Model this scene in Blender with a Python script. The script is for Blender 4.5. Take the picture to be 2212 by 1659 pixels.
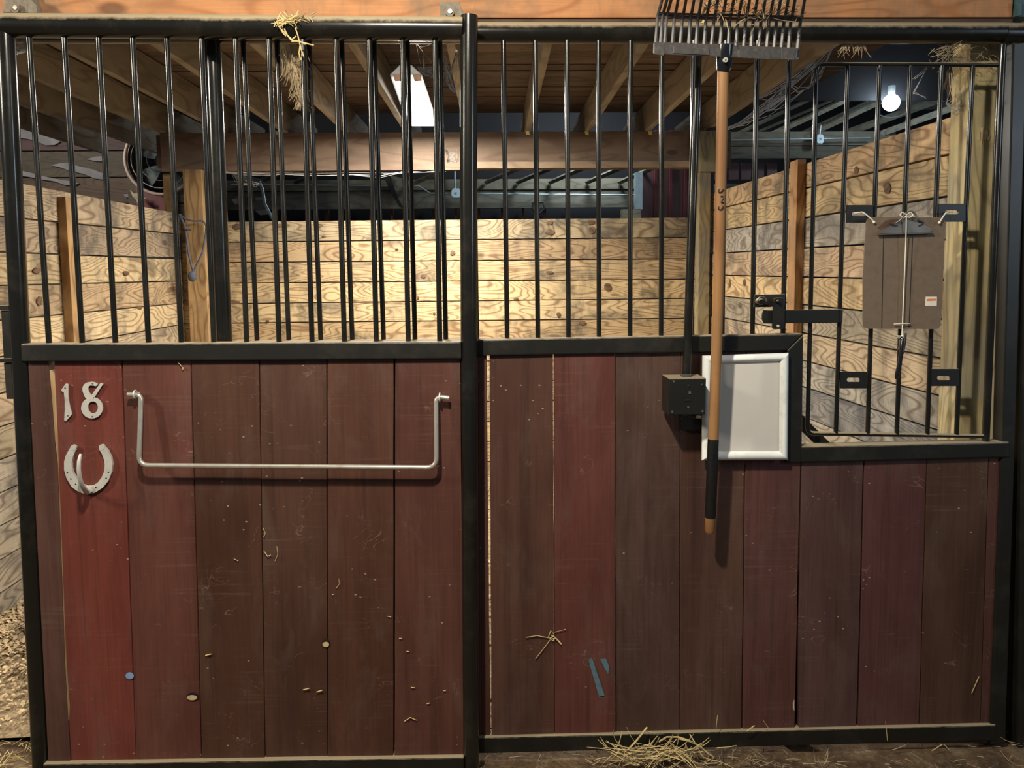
import bpy, bmesh, math, random
from mathutils import Vector, Matrix, noise
random.seed(18)
S = bpy.context.scene
for o in list(bpy.data.objects): bpy.data.objects.remove(o)
COL = S.collection
# ------------------------------------------------------------------ camera
W, H = 2212.0, 1659.0
F, CX, CY, CH = 1600.0, 1106.0, 730.0, 1.478
PITCH, YAW, ROLL = math.radians(5.0), math.radians(1.29), math.radians(0.5)
R = Matrix.Rotation(-YAW, 3, 'Z') @ Matrix.Rotation(math.pi/2 - PITCH, 3, 'X') @ Matrix.Rotation(-ROLL, 3, 'Z')
O = Vector((0, 0, CH))
cam = bpy.data.cameras.new('camera'); co = bpy.data.objects.new('camera', cam); COL.objects.link(co)
co.matrix_world = Matrix.Translation(O) @ R.to_4x4()
cam.sensor_width = 36; cam.lens = 36*F/W; cam.shift_y = (CY - H/2)/W; cam.clip_start = .02; cam.clip_end = 100
S.camera = co
# ------------------------------------------------------------------ world, lights, exposure
wd = bpy.data.worlds.new('world'); S.world = wd; wd.use_nodes = True
wd.node_tree.nodes['Background'].inputs[0].default_value = (.75, .85, 1, 1)
wd.node_tree.nodes['Background'].inputs[1].default_value = .085
S.view_settings.view_transform = 'Standard'; S.view_settings.look = 'None'
S.view_settings.exposure = .4; S.view_settings.gamma = 1; S.view_settings.use_curve_mapping = False
def area(name, loc, target, sx, sy, power, col):
    l = bpy.data.lights.new(name, 'AREA'); l.shape = 'RECTANGLE'; l.size = sx; l.size_y = sy
    l.energy = power; l.color = col
    o = bpy.data.objects.new(name, l); COL.objects.link(o); o.location = loc
    o.rotation_euler = (Vector(target) - Vector(loc)).to_track_quat('-Z', 'Y').to_euler()
    return o
area('aisle_lamp', (-.35, .72, 2.70), (-.2, 1.6, 0), .07, .12, 56, (1, .90, .74))
area('aisle_window_light', (3.6, -.3, 2.3), (0.6, 2.2, 1.0), .30, 1.2, 18, (.70, .86, 1))
area('far_aisle_lamp', (-3.2, .6, 2.7), (-1.4, 3.4, .8), .12, .5, 56, (1, .90, .72))
area('stall_lamp_glow', (-.43, 4.25, 2.395), (-.43, 4.25, 0), .12, .9, 80, (1, .95, .86))
area('rear_aisle_lamp', (1.0, 7.4, 3.4), (.6, 8.3, 1.5), .5, .5, 34, (.8, .92, 1))
area('left_stall_lamp', (-4.0, 5.0, 3.0), (-3.2, 6.9, 1.9), .4, .4, 30, (1, .94, .85))

# ------------------------------------------------------------------ pixel -> plane helpers
def ray(px, py):
    return R @ Vector(((px - CX)/F, -(py - CY)/F, -1))
def P(px, py, Y):
    d = ray(px, py); return O + d*(Y/d.y)
def PX(px, py, X):
    d = ray(px, py); return O + d*(X/d.x)
def PZ(px, py, Z):
    d = ray(px, py); return O + d*((Z - CH)/d.z)

# ------------------------------------------------------------------ materials
def new_mat(name):
    m = bpy.data.materials.new(name); m.use_nodes = True
    nt = m.node_tree; b = nt.nodes['Principled BSDF']
    return m, nt, b
def N(nt, t, **k):
    n = nt.nodes.new(t)
    for a, v in k.items(): setattr(n, a, v)
    return n
def L(nt, a, b): nt.links.new(a, b)
def ramp(nt, fac, stops):
    r = N(nt, 'ShaderNodeValToRGB'); e = r.color_ramp.elements
    while len(e) < len(stops): e.new(.5)
    for i, (p, c) in enumerate(stops):
        e[i].position = p; e[i].color = (c[0], c[1], c[2], 1) if isinstance(c, tuple) else (c, c, c, 1)
    L(nt, fac, r.inputs[0]); return r.outputs[0]
def mixc(nt, fac, a, b, mode='MIX'):
    m = N(nt, 'ShaderNodeMix', data_type='RGBA', blend_type=mode)
    for s, v in ((m.inputs[0], fac), (m.inputs[6], a), (m.inputs[7], b)):
        if isinstance(v, (int, float)): s.default_value = v
        elif isinstance(v, tuple): s.default_value = (v[0], v[1], v[2], 1)
        else: L(nt, v, s)
    return m.outputs[2]
def mth(nt, op, a, b=None):
    m = N(nt, 'ShaderNodeMath', operation=op)
    for s, v in ((m.inputs[0], a), (m.inputs[1], b)):
        if v is None: continue
        if isinstance(v, (int, float)): s.default_value = v
        else: L(nt, v, s)
    return m.outputs[0]
def coords(nt, scale, rnd=True):
    tc = N(nt, 'ShaderNodeTexCoord'); v = tc.outputs['Object']
    if rnd:
        oi = N(nt, 'ShaderNodeObjectInfo')
        vm = N(nt, 'ShaderNodeVectorMath', operation='MULTIPLY_ADD')
        c = N(nt, 'ShaderNodeCombineXYZ')
        for i in range(3): L(nt, oi.outputs['Random'], c.inputs[i])
        L(nt, c.outputs[0], vm.inputs[0]); vm.inputs[1].default_value = (37, 91, 53); L(nt, v, vm.inputs[2])
        v = vm.outputs[0]
    mp = N(nt, 'ShaderNodeMapping'); L(nt, v, mp.inputs[0]); mp.inputs['Scale'].default_value = scale
    return mp.outputs[0]
def noi(nt, vec, scale, detail=3, rough=.5, dist=0):
    n = N(nt, 'ShaderNodeTexNoise'); L(nt, vec, n.inputs['Vector'])
    n.inputs['Scale'].default_value = scale; n.inputs['Detail'].default_value = detail
    n.inputs['Roughness'].default_value = rough; n.inputs['Distortion'].default_value = dist
    return n.outputs['Fac']
def bump(nt, b, h, strength=.3, dist=.003):
    u = N(nt, 'ShaderNodeBump'); L(nt, h, u.inputs['Height'])
    u.inputs['Strength'].default_value = strength; u.inputs['Distance'].default_value = dist
    L(nt, u.outputs[0], b.inputs['Normal'])
def ax(axis, along, cross):
    s = [cross]*3; s['XYZ'.index(axis)] = along; return tuple(s)

def wood(name, axis, light, dark, dirt=(.16, .14, .11), dirt_amt=.55, rings=95, rough=.7, knots=True, ringmix=.75, tint=True):
    m, nt, b = new_mat(name)
    v1 = coords(nt, ax(axis, 1.1, 5.0))
    n1 = noi(nt, v1, 1, 2, .45, .25)
    s = mth(nt, 'SINE', mth(nt, 'MULTIPLY', n1, rings))
    ring = ramp(nt, mth(nt, 'ADD', mth(nt, 'MULTIPLY', s, .5), .5), [(.45, 0.0), (.8, .35), (1.0, 1.0)])
    fib = noi(nt, coords(nt, ax(axis, 6, 260)), 1, 3, .6)
    tone = noi(nt, coords(nt, ax(axis, 1.2, 6)), 1, 3, .6)
    c = mixc(nt, mth(nt, 'MULTIPLY', ring, ringmix), light, dark)
    c = mixc(nt, mth(nt, 'MULTIPLY', ramp(nt, fib, [(.45, 0.), (.75, 1.)]), .35), c, dark)
    c = mixc(nt, .45, c, ramp(nt, tone, [(.3, .55), (.7, 1.0)]), 'MULTIPLY')
    if knots:
        vo = N(nt, 'ShaderNodeTexVoronoi'); L(nt, coords(nt, ax(axis, 1.6, 3.4)), vo.inputs['Vector']); vo.inputs['Scale'].default_value = 1
        kf = ramp(nt, vo.outputs['Distance'], [(.045, 1.), (.085, 0.)])
        c = mixc(nt, mth(nt, 'MULTIPLY', kf, .8), c, (dark[0]*.35, dark[1]*.3, dark[2]*.3))
    st = noi(nt, coords(nt, (3.2, 3.2, 3.2)), 1, 6, .68, .6)
    stf = mth(nt, 'MULTIPLY', ramp(nt, st, [(.47, 0.), (.66, 1.)]), dirt_amt)
    c = mixc(nt, stf, c, dirt)
    st2 = noi(nt, coords(nt, (16, 16, 5)), 1, 5, .7, .3)
    c = mixc(nt, mth(nt, 'MULTIPLY', ramp(nt, st2, [(.55, 0.), (.72, 1.)]), dirt_amt*.55), c, dirt)
    if tint:
        oi = N(nt, 'ShaderNodeObjectInfo'); c = mixc(nt, 1.0, c, oi.outputs['Color'], 'MULTIPLY')
    L(nt, c, b.inputs['Base Color']); b.inputs['Roughness'].default_value = rough
    b.inputs['Specular IOR Level'].default_value = .25
    bump(nt, b, mth(nt, 'ADD', mth(nt, 'MULTIPLY', fib, .6), mth(nt, 'MULTIPLY', ring, .4)), .35, .002)
    return m

PINE_X = wood('stall_pine_x', 'X', (.62, .47, .27), (.22, .13, .06), (.10, .085, .062), .85, rings=165, ringmix=.8)
PINE_Y = wood('stall_pine_y', 'Y', (.64, .49, .29), (.23, .14, .068), (.13, .11, .08), .85, rings=165, ringmix=.8)
PINE_Z = wood('stall_pine_z', 'Z', (.58, .39, .20), (.27, .15, .06), (.17, .13, .09), .5, knots=False, rings=70)
GREY_Z = wood('grey_post_z', 'Z', (.40, .33, .18), (.20, .15, .08), (.20, .19, .16), .7, rings=120)
JOIST = wood('joist_y', 'Y', (.40, .355, .29), (.24, .20, .15), (.20, .175, .145), .5, knots=False, rings=50)
CEILB = wood('ceiling_x', 'X', (.20, .15, .12), (.12, .088, .068), (.09, .07, .055), .5, knots=False, rings=60)
HEAD = wood('header_x', 'X', (.50, .235, .10), (.30, .115, .042), (.17, .12, .08), .75, rings=75, ringmix=.6)
BEAM = wood('beam_x', 'X', (.22, .17, .125), (.145, .105, .078), (.12, .09, .07), .5, rings=50)
GREYX = wood('grey_beam_x', 'X', (.17, .165, .13), (.10, .09, .07), (.07, .07, .06), .5, rings=50)
DARKW = wood('dark_wood', 'X', (.06, .042, .030), (.035, .024, .016), (.03, .025, .02), .5, knots=False)
HANDLE = wood('handle_wood', 'Z', (.34, .18, .075), (.20, .09, .035), (.20, .12, .06), .5, rings=30, knots=False, rough=.4, tint=False)

RAW = wood('raw_wood_edge', 'Z', (.62, .44, .22), (.40, .25, .10), (.3, .22, .12), .3, knots=False, rings=40)
def red_paint():
    m, nt, b = new_mat('red_stained_boards')
    oi = N(nt, 'ShaderNodeObjectInfo'); base = oi.outputs['Color']
    big = noi(nt, coords(nt, (5, 5, 1.3)), 1, 4, .6, .4)
    fine = noi(nt, coords(nt, (150, 150, 4)), 1, 3, .6)
    strk = noi(nt, coords(nt, (30, 30, .9)), 1, 4, .65, .5)
    c = mixc(nt, .75, base, ramp(nt, big, [(.3, (.50, .42, .38)), (.7, (1.25, 1.35, 1.35))]), 'MULTIPLY')
    c = mixc(nt, mth(nt, 'MULTIPLY', ramp(nt, strk, [(.52, 0.), (.75, 1.)]), .5), c, (.022, .010, .007))
    c = mixc(nt, mth(nt, 'MULTIPLY', ramp(nt, fine, [(.45, 0.), (.8, 1.)]), .30), c, (.02, .008, .006))
    # dust bloom
    d = noi(nt, coords(nt, (7, 7, 3)), 1, 6, .7, .8)
    c = mixc(nt, mth(nt, 'MULTIPLY', ramp(nt, d, [(.5, 0.), (.75, 1.)]), .35), c, (.12, .085, .07))
    rub = noi(nt, coords(nt, (3.5, 3.5, 120)), 1, 4, .6)
    rg = ramp(nt, noi(nt, coords(nt, (6, 6, 6)), 1, 3, .6), [(.48, 0.), (.68, 1.)])
    c = mixc(nt, mth(nt, 'MULTIPLY', mth(nt, 'MULTIPLY', ramp(nt, rub, [(.55, 0.), (.72, 1.)]), rg), .35), c, (.16, .11, .085))
    # scratches: thin contour lines of a distorted noise
    sc = noi(nt, coords(nt, (9, 9, 13)), 1, 2, .5, 1.6)
    line = ramp(nt, mth(nt, 'ABSOLUTE', mth(nt, 'SUBTRACT', sc, .5)), [(.0, 1.), (.007, 0.)])
    gate = ramp(nt, noi(nt, coords(nt, (11, 11, 9)), 1, 2, .5), [(.57, 0.), (.68, 1.)])
    c = mixc(nt, mth(nt, 'MULTIPLY', mth(nt, 'MULTIPLY', line, gate), .30), c, (.34, .25, .18))
    # flecks of chaff
    vo = N(nt, 'ShaderNodeTexVoronoi'); L(nt, coords(nt, (26, 26, 44)), vo.inputs['Vector']); vo.inputs['Scale'].default_value = 1
    fl = ramp(nt, vo.outputs['Distance'], [(.07, 1.), (.10, 0.)])
    g2 = ramp(nt, noi(nt, coords(nt, (4, 4, 4)), 1, 3, .6), [(.53, 0.), (.60, 1.)])
    c = mixc(nt, mth(nt, 'MULTIPLY', mth(nt, 'MULTIPLY', fl, g2), .7), c, (.40, .31, .22))
    L(nt, c, b.inputs['Base Color']); b.inputs['Roughness'].default_value = .5
    b.inputs['Specular IOR Level'].default_value = .35
    bump(nt, b, mth(nt, 'ADD', fine, mth(nt, 'MULTIPLY', strk, 1.2)), .35, .0016)
    return m
RED = red_paint()

def steel(name, col=(.008, .0078, .0065), rough=.12, dust=.85):
    m, nt, b = new_mat(name)
    g = N(nt, 'ShaderNodeNewGeometry'); sx = N(nt, 'ShaderNodeSeparateXYZ'); L(nt, g.outputs['Normal'], sx.inputs[0])
    n = noi(nt, coords(nt, (26, 26, 26)), 1, 5, .7)
    n2 = noi(nt, coords(nt, (6, 6, 6)), 1, 5, .7)
    up = ramp(nt, mth(nt, 'ADD', mth(nt, 'ADD', sx.outputs[2], .3), mth(nt, 'MULTIPLY', mth(nt, 'SUBTRACT', n, .5), .6)), [(.50, 0.), (.84, 1.)])
    c = mixc(nt, mth(nt, 'MULTIPLY', ramp(nt, n2, [(.5, 0.), (.75, 1.)]), .35), col, (.05, .043, .034))
    c = mixc(nt, mth(nt, 'MULTIPLY', up, dust), c, (.34, .27, .17))
    L(nt, c, b.inputs['Base Color'])
    r = ramp(nt, mth(nt, 'MAXIMUM', up, mth(nt, 'MULTIPLY', n2, .5)), [(0., rough), (.5, rough+.16), (1., .8)])
    L(nt, r, b.inputs['Roughness']); bump(nt, b, n, .12, .001)
    return m
STEEL = steel('black_painted_steel')
STEEL2 = steel('black_flat_steel', (.009, .0088, .007), .34, .8)
def plain(name, col, rough=.5, metal=0, bs=0, scale=40, var=.2, emit=0, dirt=None):
    m, nt, b = new_mat(name)
    n = noi(nt, coords(nt, (scale,)*3), 1, 4, .6)
    c = mixc(nt, ramp(nt, n, [(.3, 0.), (.7, 1.)]), tuple(x*(1-var) for x in col), tuple(min(1, x*(1+var*.6)) for x in col))
    if dirt:
        d = noi(nt, coords(nt, (scale*.5,)*3), 1, 6, .7)
        c = mixc(nt, mth(nt, 'MULTIPLY', ramp(nt, d, [(.5, 0.), (.7, 1.)]), .6), c, dirt)
    L(nt, c, b.inputs['Base Color'])
    b.inputs['Roughness'].default_value = rough; b.inputs['Metallic'].default_value = metal
    if bs: bump(nt, b, n, bs, .001)
    if emit:
        b.inputs['Emission Color'].default_value = (*col, 1); b.inputs['Emission Strength'].default_value = emit
    return m
ALU = plain('cast_aluminium', (.60, .59, .54), .42, .35, .2, 60, .12, dirt=(.30, .26, .2))
ZINC = plain('galvanised_rod', (.72, .69, .60), .28, .75, .15, 50, .15, dirt=(.35, .27, .17))
WHITEF = plain('white_enamel_frame', (.86, .88, .85), .3, 0, 0, 30, .04, dirt=(.5, .47, .40))
PAPER = plain('blank_paper', (.60, .57, .52), .6, 0, 0, 12, .03)
BOARD = plain('brown_hardboard', (.165, .118, .078), .75, 0, .1, 90, .12, dirt=(.09, .06, .04))
CLIP = plain('tarnished_steel_clip', (.20, .19, .17), .4, .6, 0, 40, .3, dirt=(.15, .07, .04))
CORD = plain('white_nylon', (.82, .76, .62), .6, 0, 0, 40, .1)
ORANGE = plain('orange_print', (.75, .22, .08), .6, 0, 0, 40, .05)
TAPE = plain('black_tape', (.008, .008, .008), .35, 0, .3, 120, .3)
PLASTIC = plain('dark_grey_plastic', (.062, .060, .060), .42, 0, .25, 90, .25, dirt=(.13, .10, .075))
TINE = plain('brown_grey_plastic_tine', (.055, .048, .045), .5, 0, .2, 60, .25, dirt=(.16, .11, .08))
GLOSSB = plain('gloss_black', (.010, .011, .015), .18, 0, .1, 60, .2)
INK = plain('marker_ink', (.012, .010, .014), .5)
BLUE = plain('faded_blue_paint', (.075, .15, .185), .7, 0, 0, 60, .2)
BLUE2 = plain('pale_blue_paint', (.18, .27, .45), .7, 0, 0, 60, .2)
TWINE = plain('blue_grey_twine', (.09, .10, .14), .8, 0, .3, 200, .4)
STRAW = plain('straw', (.55, .42, .19), .7, 0, 0, 25, .45)
DRYHAY = plain('dusty_hay', (.36, .28, .17), .85, 0, 0, 25, .4)
SHAVE = plain('pine_shavings', (.62, .46, .26), .8, 0, 0, 18, .55)
WEB = plain('cobweb', (.60, .58, .55), .9, 0, 0, 30, .1)
RUBBER = plain('rubber_mat', (.022, .017, .012), .8, 0, .3, 30, .3)
FANM = plain('grey_fan_metal', (.10, .13, .13), .45, .4, 0, 20, .5, dirt=(.2, .18, .15))
FANR = plain('pinkish_wire', (.36, .27, .22), .5)
PALE = plain('pale_grey_patch', (.17, .165, .17), .9, 0, .4, 9, .25)  # plain pale grey for the wall patches and the far panel
SAGE = plain('sage_sheet', (.10, .115, .08), .6, 0, 0, 6, .15)
SAGEL = plain('pale_edge', (.30, .33, .26), .5)
REDMET = plain('red_metal_siding', (.115, .055, .055), .5, .2, 0, 5, .2)
REDDK = plain('dark_red_paint', (.10, .012, .012), .6, 0, 0, 6, .2)
COND = plain('galvanised_conduit', (.40, .48, .50), .35, .5, 0, 30, .15)
JBOX = plain('pale_junction_box', (.50, .66, .74), .5, 0, 0, 30, .1)
VOID = plain('dark_void', (.006, .0065, .009), .9)  # near-black colour stands in for the unlit void beyond the stall
TEAL = plain('teal_painted_bracket', (.04, .09, .09), .5)
LAMPH = plain('lamp_housing', (.45, .50, .52), .4, .2)
LAMPE = plain('lamp_end_cap', (.70, .42, .30), .5)
LITE = plain('lamp_diffuser', (.92, .97, 1.0), .5, 0, 0, 10, 0, emit=12)
BULB = plain('bulb_glass', (.72, .88, 1.0), .5, 0, 0, 10, 0, emit=60)
YEL = plain('yellow_tag', (.75, .60, .18), .6)

def dirt_ground():
    m, nt, b = new_mat('packed_dirt')
    n = noi(nt, coords(nt, (9, 9, 9), False), 1, 8, .7); n2 = noi(nt, coords(nt, (60, 60, 60), False), 1, 5, .7)
    c = ramp(nt, n, [(.35, (.040, .020, .009)), (.55, (.105, .060, .027)), (.72, (.20, .155, .10))])
    c = mixc(nt, mth(nt, 'MULTIPLY', ramp(nt, n2, [(.5, 0.), (.72, 1.)]), .5), c, (.24, .19, .12))
    L(nt, c, b.inputs['Base Color']); b.inputs['Roughness'].default_value = .92
    bump(nt, b, mth(nt, 'ADD', n, mth(nt, 'MULTIPLY', n2, .5)), .8, .012)
    return m
DIRT = dirt_ground()
def bedding():
    m, nt, b = new_mat('bedding')
    n = noi(nt, coords(nt, (45, 45, 45), False), 1, 7, .75, .8); n0 = noi(nt, coords(nt, (3, 3, 3), False), 1, 4, .6)
    c = ramp(nt, n, [(.36, (.13, .085, .045)), (.5, (.38, .27, .15)), (.66, (.66, .51, .31))])
    c = mixc(nt, .5, c, ramp(nt, n0, [(.35, .6), (.65, 1.)]), 'MULTIPLY')
    L(nt, c, b.inputs['Base Color']); b.inputs['Roughness'].default_value = .9; bump(nt, b, n, 1, .01)
    return m
BED = bedding()

# ------------------------------------------------------------------ mesh builder
class MB:
    def __init__(s): s.v = []; s.f = []
    def hexa(s, c):            # 8 corners: 4 of one face, 4 of the opposite, same order
        i = len(s.v); s.v += [Vector(p) for p in c]
        s.f += [(i, i+1, i+2, i+3), (i+7, i+6, i+5, i+4), (i, i+4, i+5, i+1), (i+1, i+5, i+6, i+2), (i+2, i+6, i+7, i+3), (i+3, i+7, i+4, i)]
        return s
    def box(s, x0, x1, y0, y1, z0, z1):
        return s.hexa([(x0, y0, z0), (x1, y0, z0), (x1, y0, z1), (x0, y0, z1), (x0, y1, z0), (x1, y1, z0), (x1, y1, z1), (x0, y1, z1)])
    def prism(s, pts, d):      # polygon extruded by vector d
        i = len(s.v); n = len(pts); d = Vector(d)
        s.v += [Vector(p) for p in pts] + [Vector(p) + d for p in pts]
        s.f.append(tuple(range(i, i+n))); s.f.append(tuple(range(i+2*n-1, i+n-1, -1)))
        for k in range(n): s.f.append((i+k, i+n+k, i+n+(k+1) % n, i+(k+1) % n))
        return s
    def tube(s, pts, r, seg=14, caps=True):
        pts = [Vector(p) for p in pts]; n = len(pts)
        rs = r if isinstance(r, (list, tuple)) else [r]*n
        T = []
        for k in range(n):
            t = (pts[min(k+1, n-1)] - pts[max(k-1, 0)]); T.append(t.normalized() if t.length > 1e-9 else Vector((0, 0, 1)))
        ref = Vector((0, 0, 1)) if abs(T[0].z) < .9 else Vector((1, 0, 0))
        u = T[0].cross(ref).normalized(); base = len(s.v)
        for k in range(n):
            u = (u - T[k]*u.dot(T[k])).normalized(); w = T[k].cross(u)
            for j in range(seg):
                a = 2*math.pi*j/seg; s.v.append(pts[k] + (u*math.cos(a) + w*math.sin(a))*rs[k])
        for k in range(n-1):
            for j in range(seg):
                a = base+k*seg+j; b2 = base+k*seg+(j+1) % seg
                s.f.append((a, b2, b2+seg, a+seg))
        if caps:
            s.f.append(tuple(range(base+seg-1, base-1, -1))); s.f.append(tuple(range(base+(n-1)*seg, base+n*seg)))
        return s
    def build(s, name, mat, parent=None, bevel=0, smooth=False, color=None, kind=None, label=None, org=None):
        me = bpy.data.meshes.new(name)
        off = Vector((0, 0, 0))
        if parent is not None:
            p = parent
            while p is not None: off = off + p.location; p = p.parent
        elif org is not None: off = Vector(org)
        me.from_pydata([tuple(v - off) for v in s.v], [], s.f)
        bm = bmesh.new(); bm.from_mesh(me)
        bmesh.ops.recalc_face_normals(bm, faces=bm.faces)
        if bevel:
            bmesh.ops.bevel(bm, geom=[e for e in bm.edges if len(e.link_faces) == 2 and e.calc_face_angle(0) > .6], offset=bevel, segments=2, profile=.6, affect='EDGES')
        for f in bm.faces: f.smooth = smooth
        if smooth:
            for e in bm.edges:
                if len(e.link_faces) == 2 and e.calc_face_angle(0) > .9: e.smooth = False
        bm.to_mesh(me); bm.free(); me.materials.append(mat)
        o = bpy.data.objects.new(name, me); COL.objects.link(o)
        if parent is not None: o.parent = parent
        elif org is not None: o.location = off
        if color: o.color = (*color, 1)
        if kind: o['kind'] = kind
        if label: o['label'] = label
        return o
def thing(name, loc, label=None, cat=None, group=None, kind=None):
    o = bpy.data.objects.new(name, None); COL.objects.link(o); o.location = loc; o.empty_display_size = .1
    if label: o['label'] = label
    if cat: o['category'] = cat
    if group: o['group'] = group
    if kind: o['kind'] = kind
    return o
def tag(o, label, cat, group=None, kind=None):
    o['label'] = label; o['category'] = cat
    if group: o['group'] = group
    if kind: o['kind'] = kind
    return o
def fillet(pts, r, n=6):
    pts = [Vector(p) for p in pts]; out = [pts[0]]
    for i in range(1, len(pts)-1):
        a, b, c = pts[i-1], pts[i], pts[i+1]
        d1 = (a-b).normalized(); d2 = (c-b).normalized(); q = min(r, (a-b).length*.45, (c-b).length*.45)
        s, e = b + d1*q, b + d2*q
        for k in range(n+1):
            t = k/n; out.append(s*(1-t)**2 + b*2*t*(1-t) + e*t*t)
    out.append(pts[-1]); return out
def pp(poly, Y): return [P(x, y, Y) for x, y in poly]
def tint(a=.12, g=.0):
    k = 1 + random.uniform(-a, a); q = random.uniform(-g, g)
    return (k, k*(1+q), k*(1+2*q))

# =================================================================== SETTING
def bed_h(x, y):
    return .012*noise.noise(Vector((x*3, y*3, 0))) + .008*noise.noise(Vector((x*11, y*11, 4)))
def grid(name, mat, x0, x1, y0, y1, st, z0, amp, fn):
    mb = MB(); nx = int((x1-x0)/st)+1; ny = int((y1-y0)/st)+1
    for j in range(ny):
        for i in range(nx):
            x = x0+(x1-x0)*i/(nx-1); y = y0+(y1-y0)*j/(ny-1); mb.v.append(Vector((x, y, z0+amp*fn(x, y))))
    for j in range(ny-1):
        for i in range(nx-1):
            a = j*nx+i; mb.f.append((a, a+1, a+1+nx, a+nx))
    return mb.build(name, mat, smooth=True)
fl = grid('floor', DIRT, -4.5, 4.5, -2.5, 9.5, .06, -.005, 1.0, lambda x, y: bed_h(x, y)*(.8 if y < 2.25 else .3) - (0.045 if y > 2.3 else 0))
fl['kind'] = 'structure'; fl['label'] = 'packed brown dirt floor of the stable aisle in front of the stall'
# stall mat and bedding
XL, XR, YB = -2.14, 1.48, 5.15
mat_o = MB().box(XL, XR, 2.27, YB, -.045, -.012).build('stall_mat', RUBBER, None, .004, org=((XL+XR)/2, 3.7, -.045))
tag(mat_o, 'black rubber mat edge under the wood shavings at the open side of the stall', 'mat')
bed = grid('bedding_layer', BED, XL+.01, XR-.01, 2.285, YB-.01, .05, -.002, 1, lambda x, y: bed_h(x+5, y)*1.2+.012+.03*max(0, 1-(x-XL)/.35)+.03*max(0, (y-4.8)/.35))
tag(bed, 'tan layer of pine shavings bedding spread inside the stall', 'bedding', kind='stuff')
mb = MB()
def flake(mb, x, y, z, s):
    a = random.uniform(0, 6.28); t = random.uniform(-.9, .9); w = s*random.uniform(.35, .8)
    u = Vector((math.cos(a), math.sin(a), math.sin(t)*.7))*s; v = Vector((-math.sin(a), math.cos(a), random.uniform(-.5, .5)))*w
    c = Vector((x, y, z)); i = len(mb.v)
    mb.v += [c-u-v, c-u+v, c+Vector((0, 0, s*.35))+v, c+Vector((0, 0, s*.35))-v, c+u+v, c+u-v]
    mb.f += [(i, i+1, i+2, i+3), (i+3, i+2, i+4, i+5)]
for _ in range(9000):
    x = XL+.03+abs(random.gauss(0, .22)) if random.random() < .6 else random.uniform(XL+.03, XR-.03)
    y = random.uniform(2.31, 5.1)
    flake(mb, min(x, XR-.03), y, .022+bed_h(x+5, y)*1.2+.03*max(0, 1-(x-XL)/.35), random.uniform(.004, .011))
tag(mb.build('wood_shavings', SHAVE), 'loose pale wood shavings and chips scattered over the stall bedding', 'shavings', kind='stuff')

# walls ------------------------------------------------------------
def side_wall(name, label, X, thick, rows, xn, xf, Yn, Yf, tints=()):
    """rows: (pixel y at column xn, pixel y at column xf) for each joint, read off at the wall plane"""
    w = thing(name, (X, Yn, 0), label, kind='structure')
    js = []
    for yn, yf in rows:
        a, b = PX(xn, yn, X), PX(xf, yf, X)
        k = (b.z-a.z)/(b.y-a.y); js.append((a.z+k*(Yn-a.y), a.z+k*(Yf-a.y)))
    while js[-1][0] > .03: js.append((js[-1][0]-.142, js[-1][1]-.142))
    sgn = 1 if thick > 0 else -1
    for (z1n, z1f), (z0n, z0f) in zip(js[:-1], js[1:]):
        z0n = max(z0n, -.03); z0f = max(z0f, -.03); g = .0022
        if z1n - z0n < .03: continue
        d = random.uniform(-.004, .004); e = random.uniform(-.003, .003); g = .0032
        mb = MB().hexa([(X+d, Yn, z0n+g), (X+e+d, Yf, z0f+g), (X+e+d, Yf, z1f-g), (X+d, Yn, z1n-g),
                        (X+thick, Yn, z0n+g), (X+thick, Yf, z0f+g), (X+thick, Yf, z1f-g), (X+thick, Yn, z1n-g)])
        i = js.index((z1n, z1f)); c = tints[i] if i < len(tints) else (.8, .9, 1.15)
        k = random.uniform(.95, 1.05)
        mb.build('plank', PINE_Y, w, .003, color=tuple(q*k for q in c))
    return w
wr = side_wall('wall_right', 'stall side wall of stained horizontal pine planks behind the clipboard', XR, .04,
               [(240, 418), (325, 455), (418, 501), (515, 548), (606, 594), (695, 637), (785, 682), (870, 727), (950, 771)],
               2087, 1535, 2.335, YB,
               [(1.0, .92, .88), (1.0, .98, .9), (.78, .92, 1.25), (.92, .88, .95), (1.1, 1.05, .95), (.70, .78, .95), (.95, .98, 1.1), (.68, .82, 1.15), (.62, .78, 1.2), (.85, .98, 1.3), (.8, .9, 1.1)])
wl = side_wall('wall_left', 'stall side wall of horizontal pine planks seen left through the door bars', XL, -.04,
               [(396, 463), (472, 507), (546, 560), (615.5, 607), (687.5, 654.5), (762, 700), (838, 748)],
               50, 398, 2.3, YB,
               [(.85, .86, .95), (.78, .78, .88), (1.12, 1.12, 1.08), (.9, .84, .82), (1.12, 1.12, 1.1), (1.0, 1.02, 1.1), (.95, .95, 1.05), (.8, .85, .95)])
# battens nailed to the side walls
bt = MB().box(XR-.042, XR-.001, 3.53, 3.62, .0, PX(1735, 343, XR-.02).z).build('batten', PINE_Z, wr, .003, color=(.95, .80, .70))
bt = MB().box(XL+.001, XL+.044, 3.72, 3.81, .0, PX(150, 430, XL).z).build('batten', PINE_Z, wl, .003, color=(.95, .85, .72))
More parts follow.
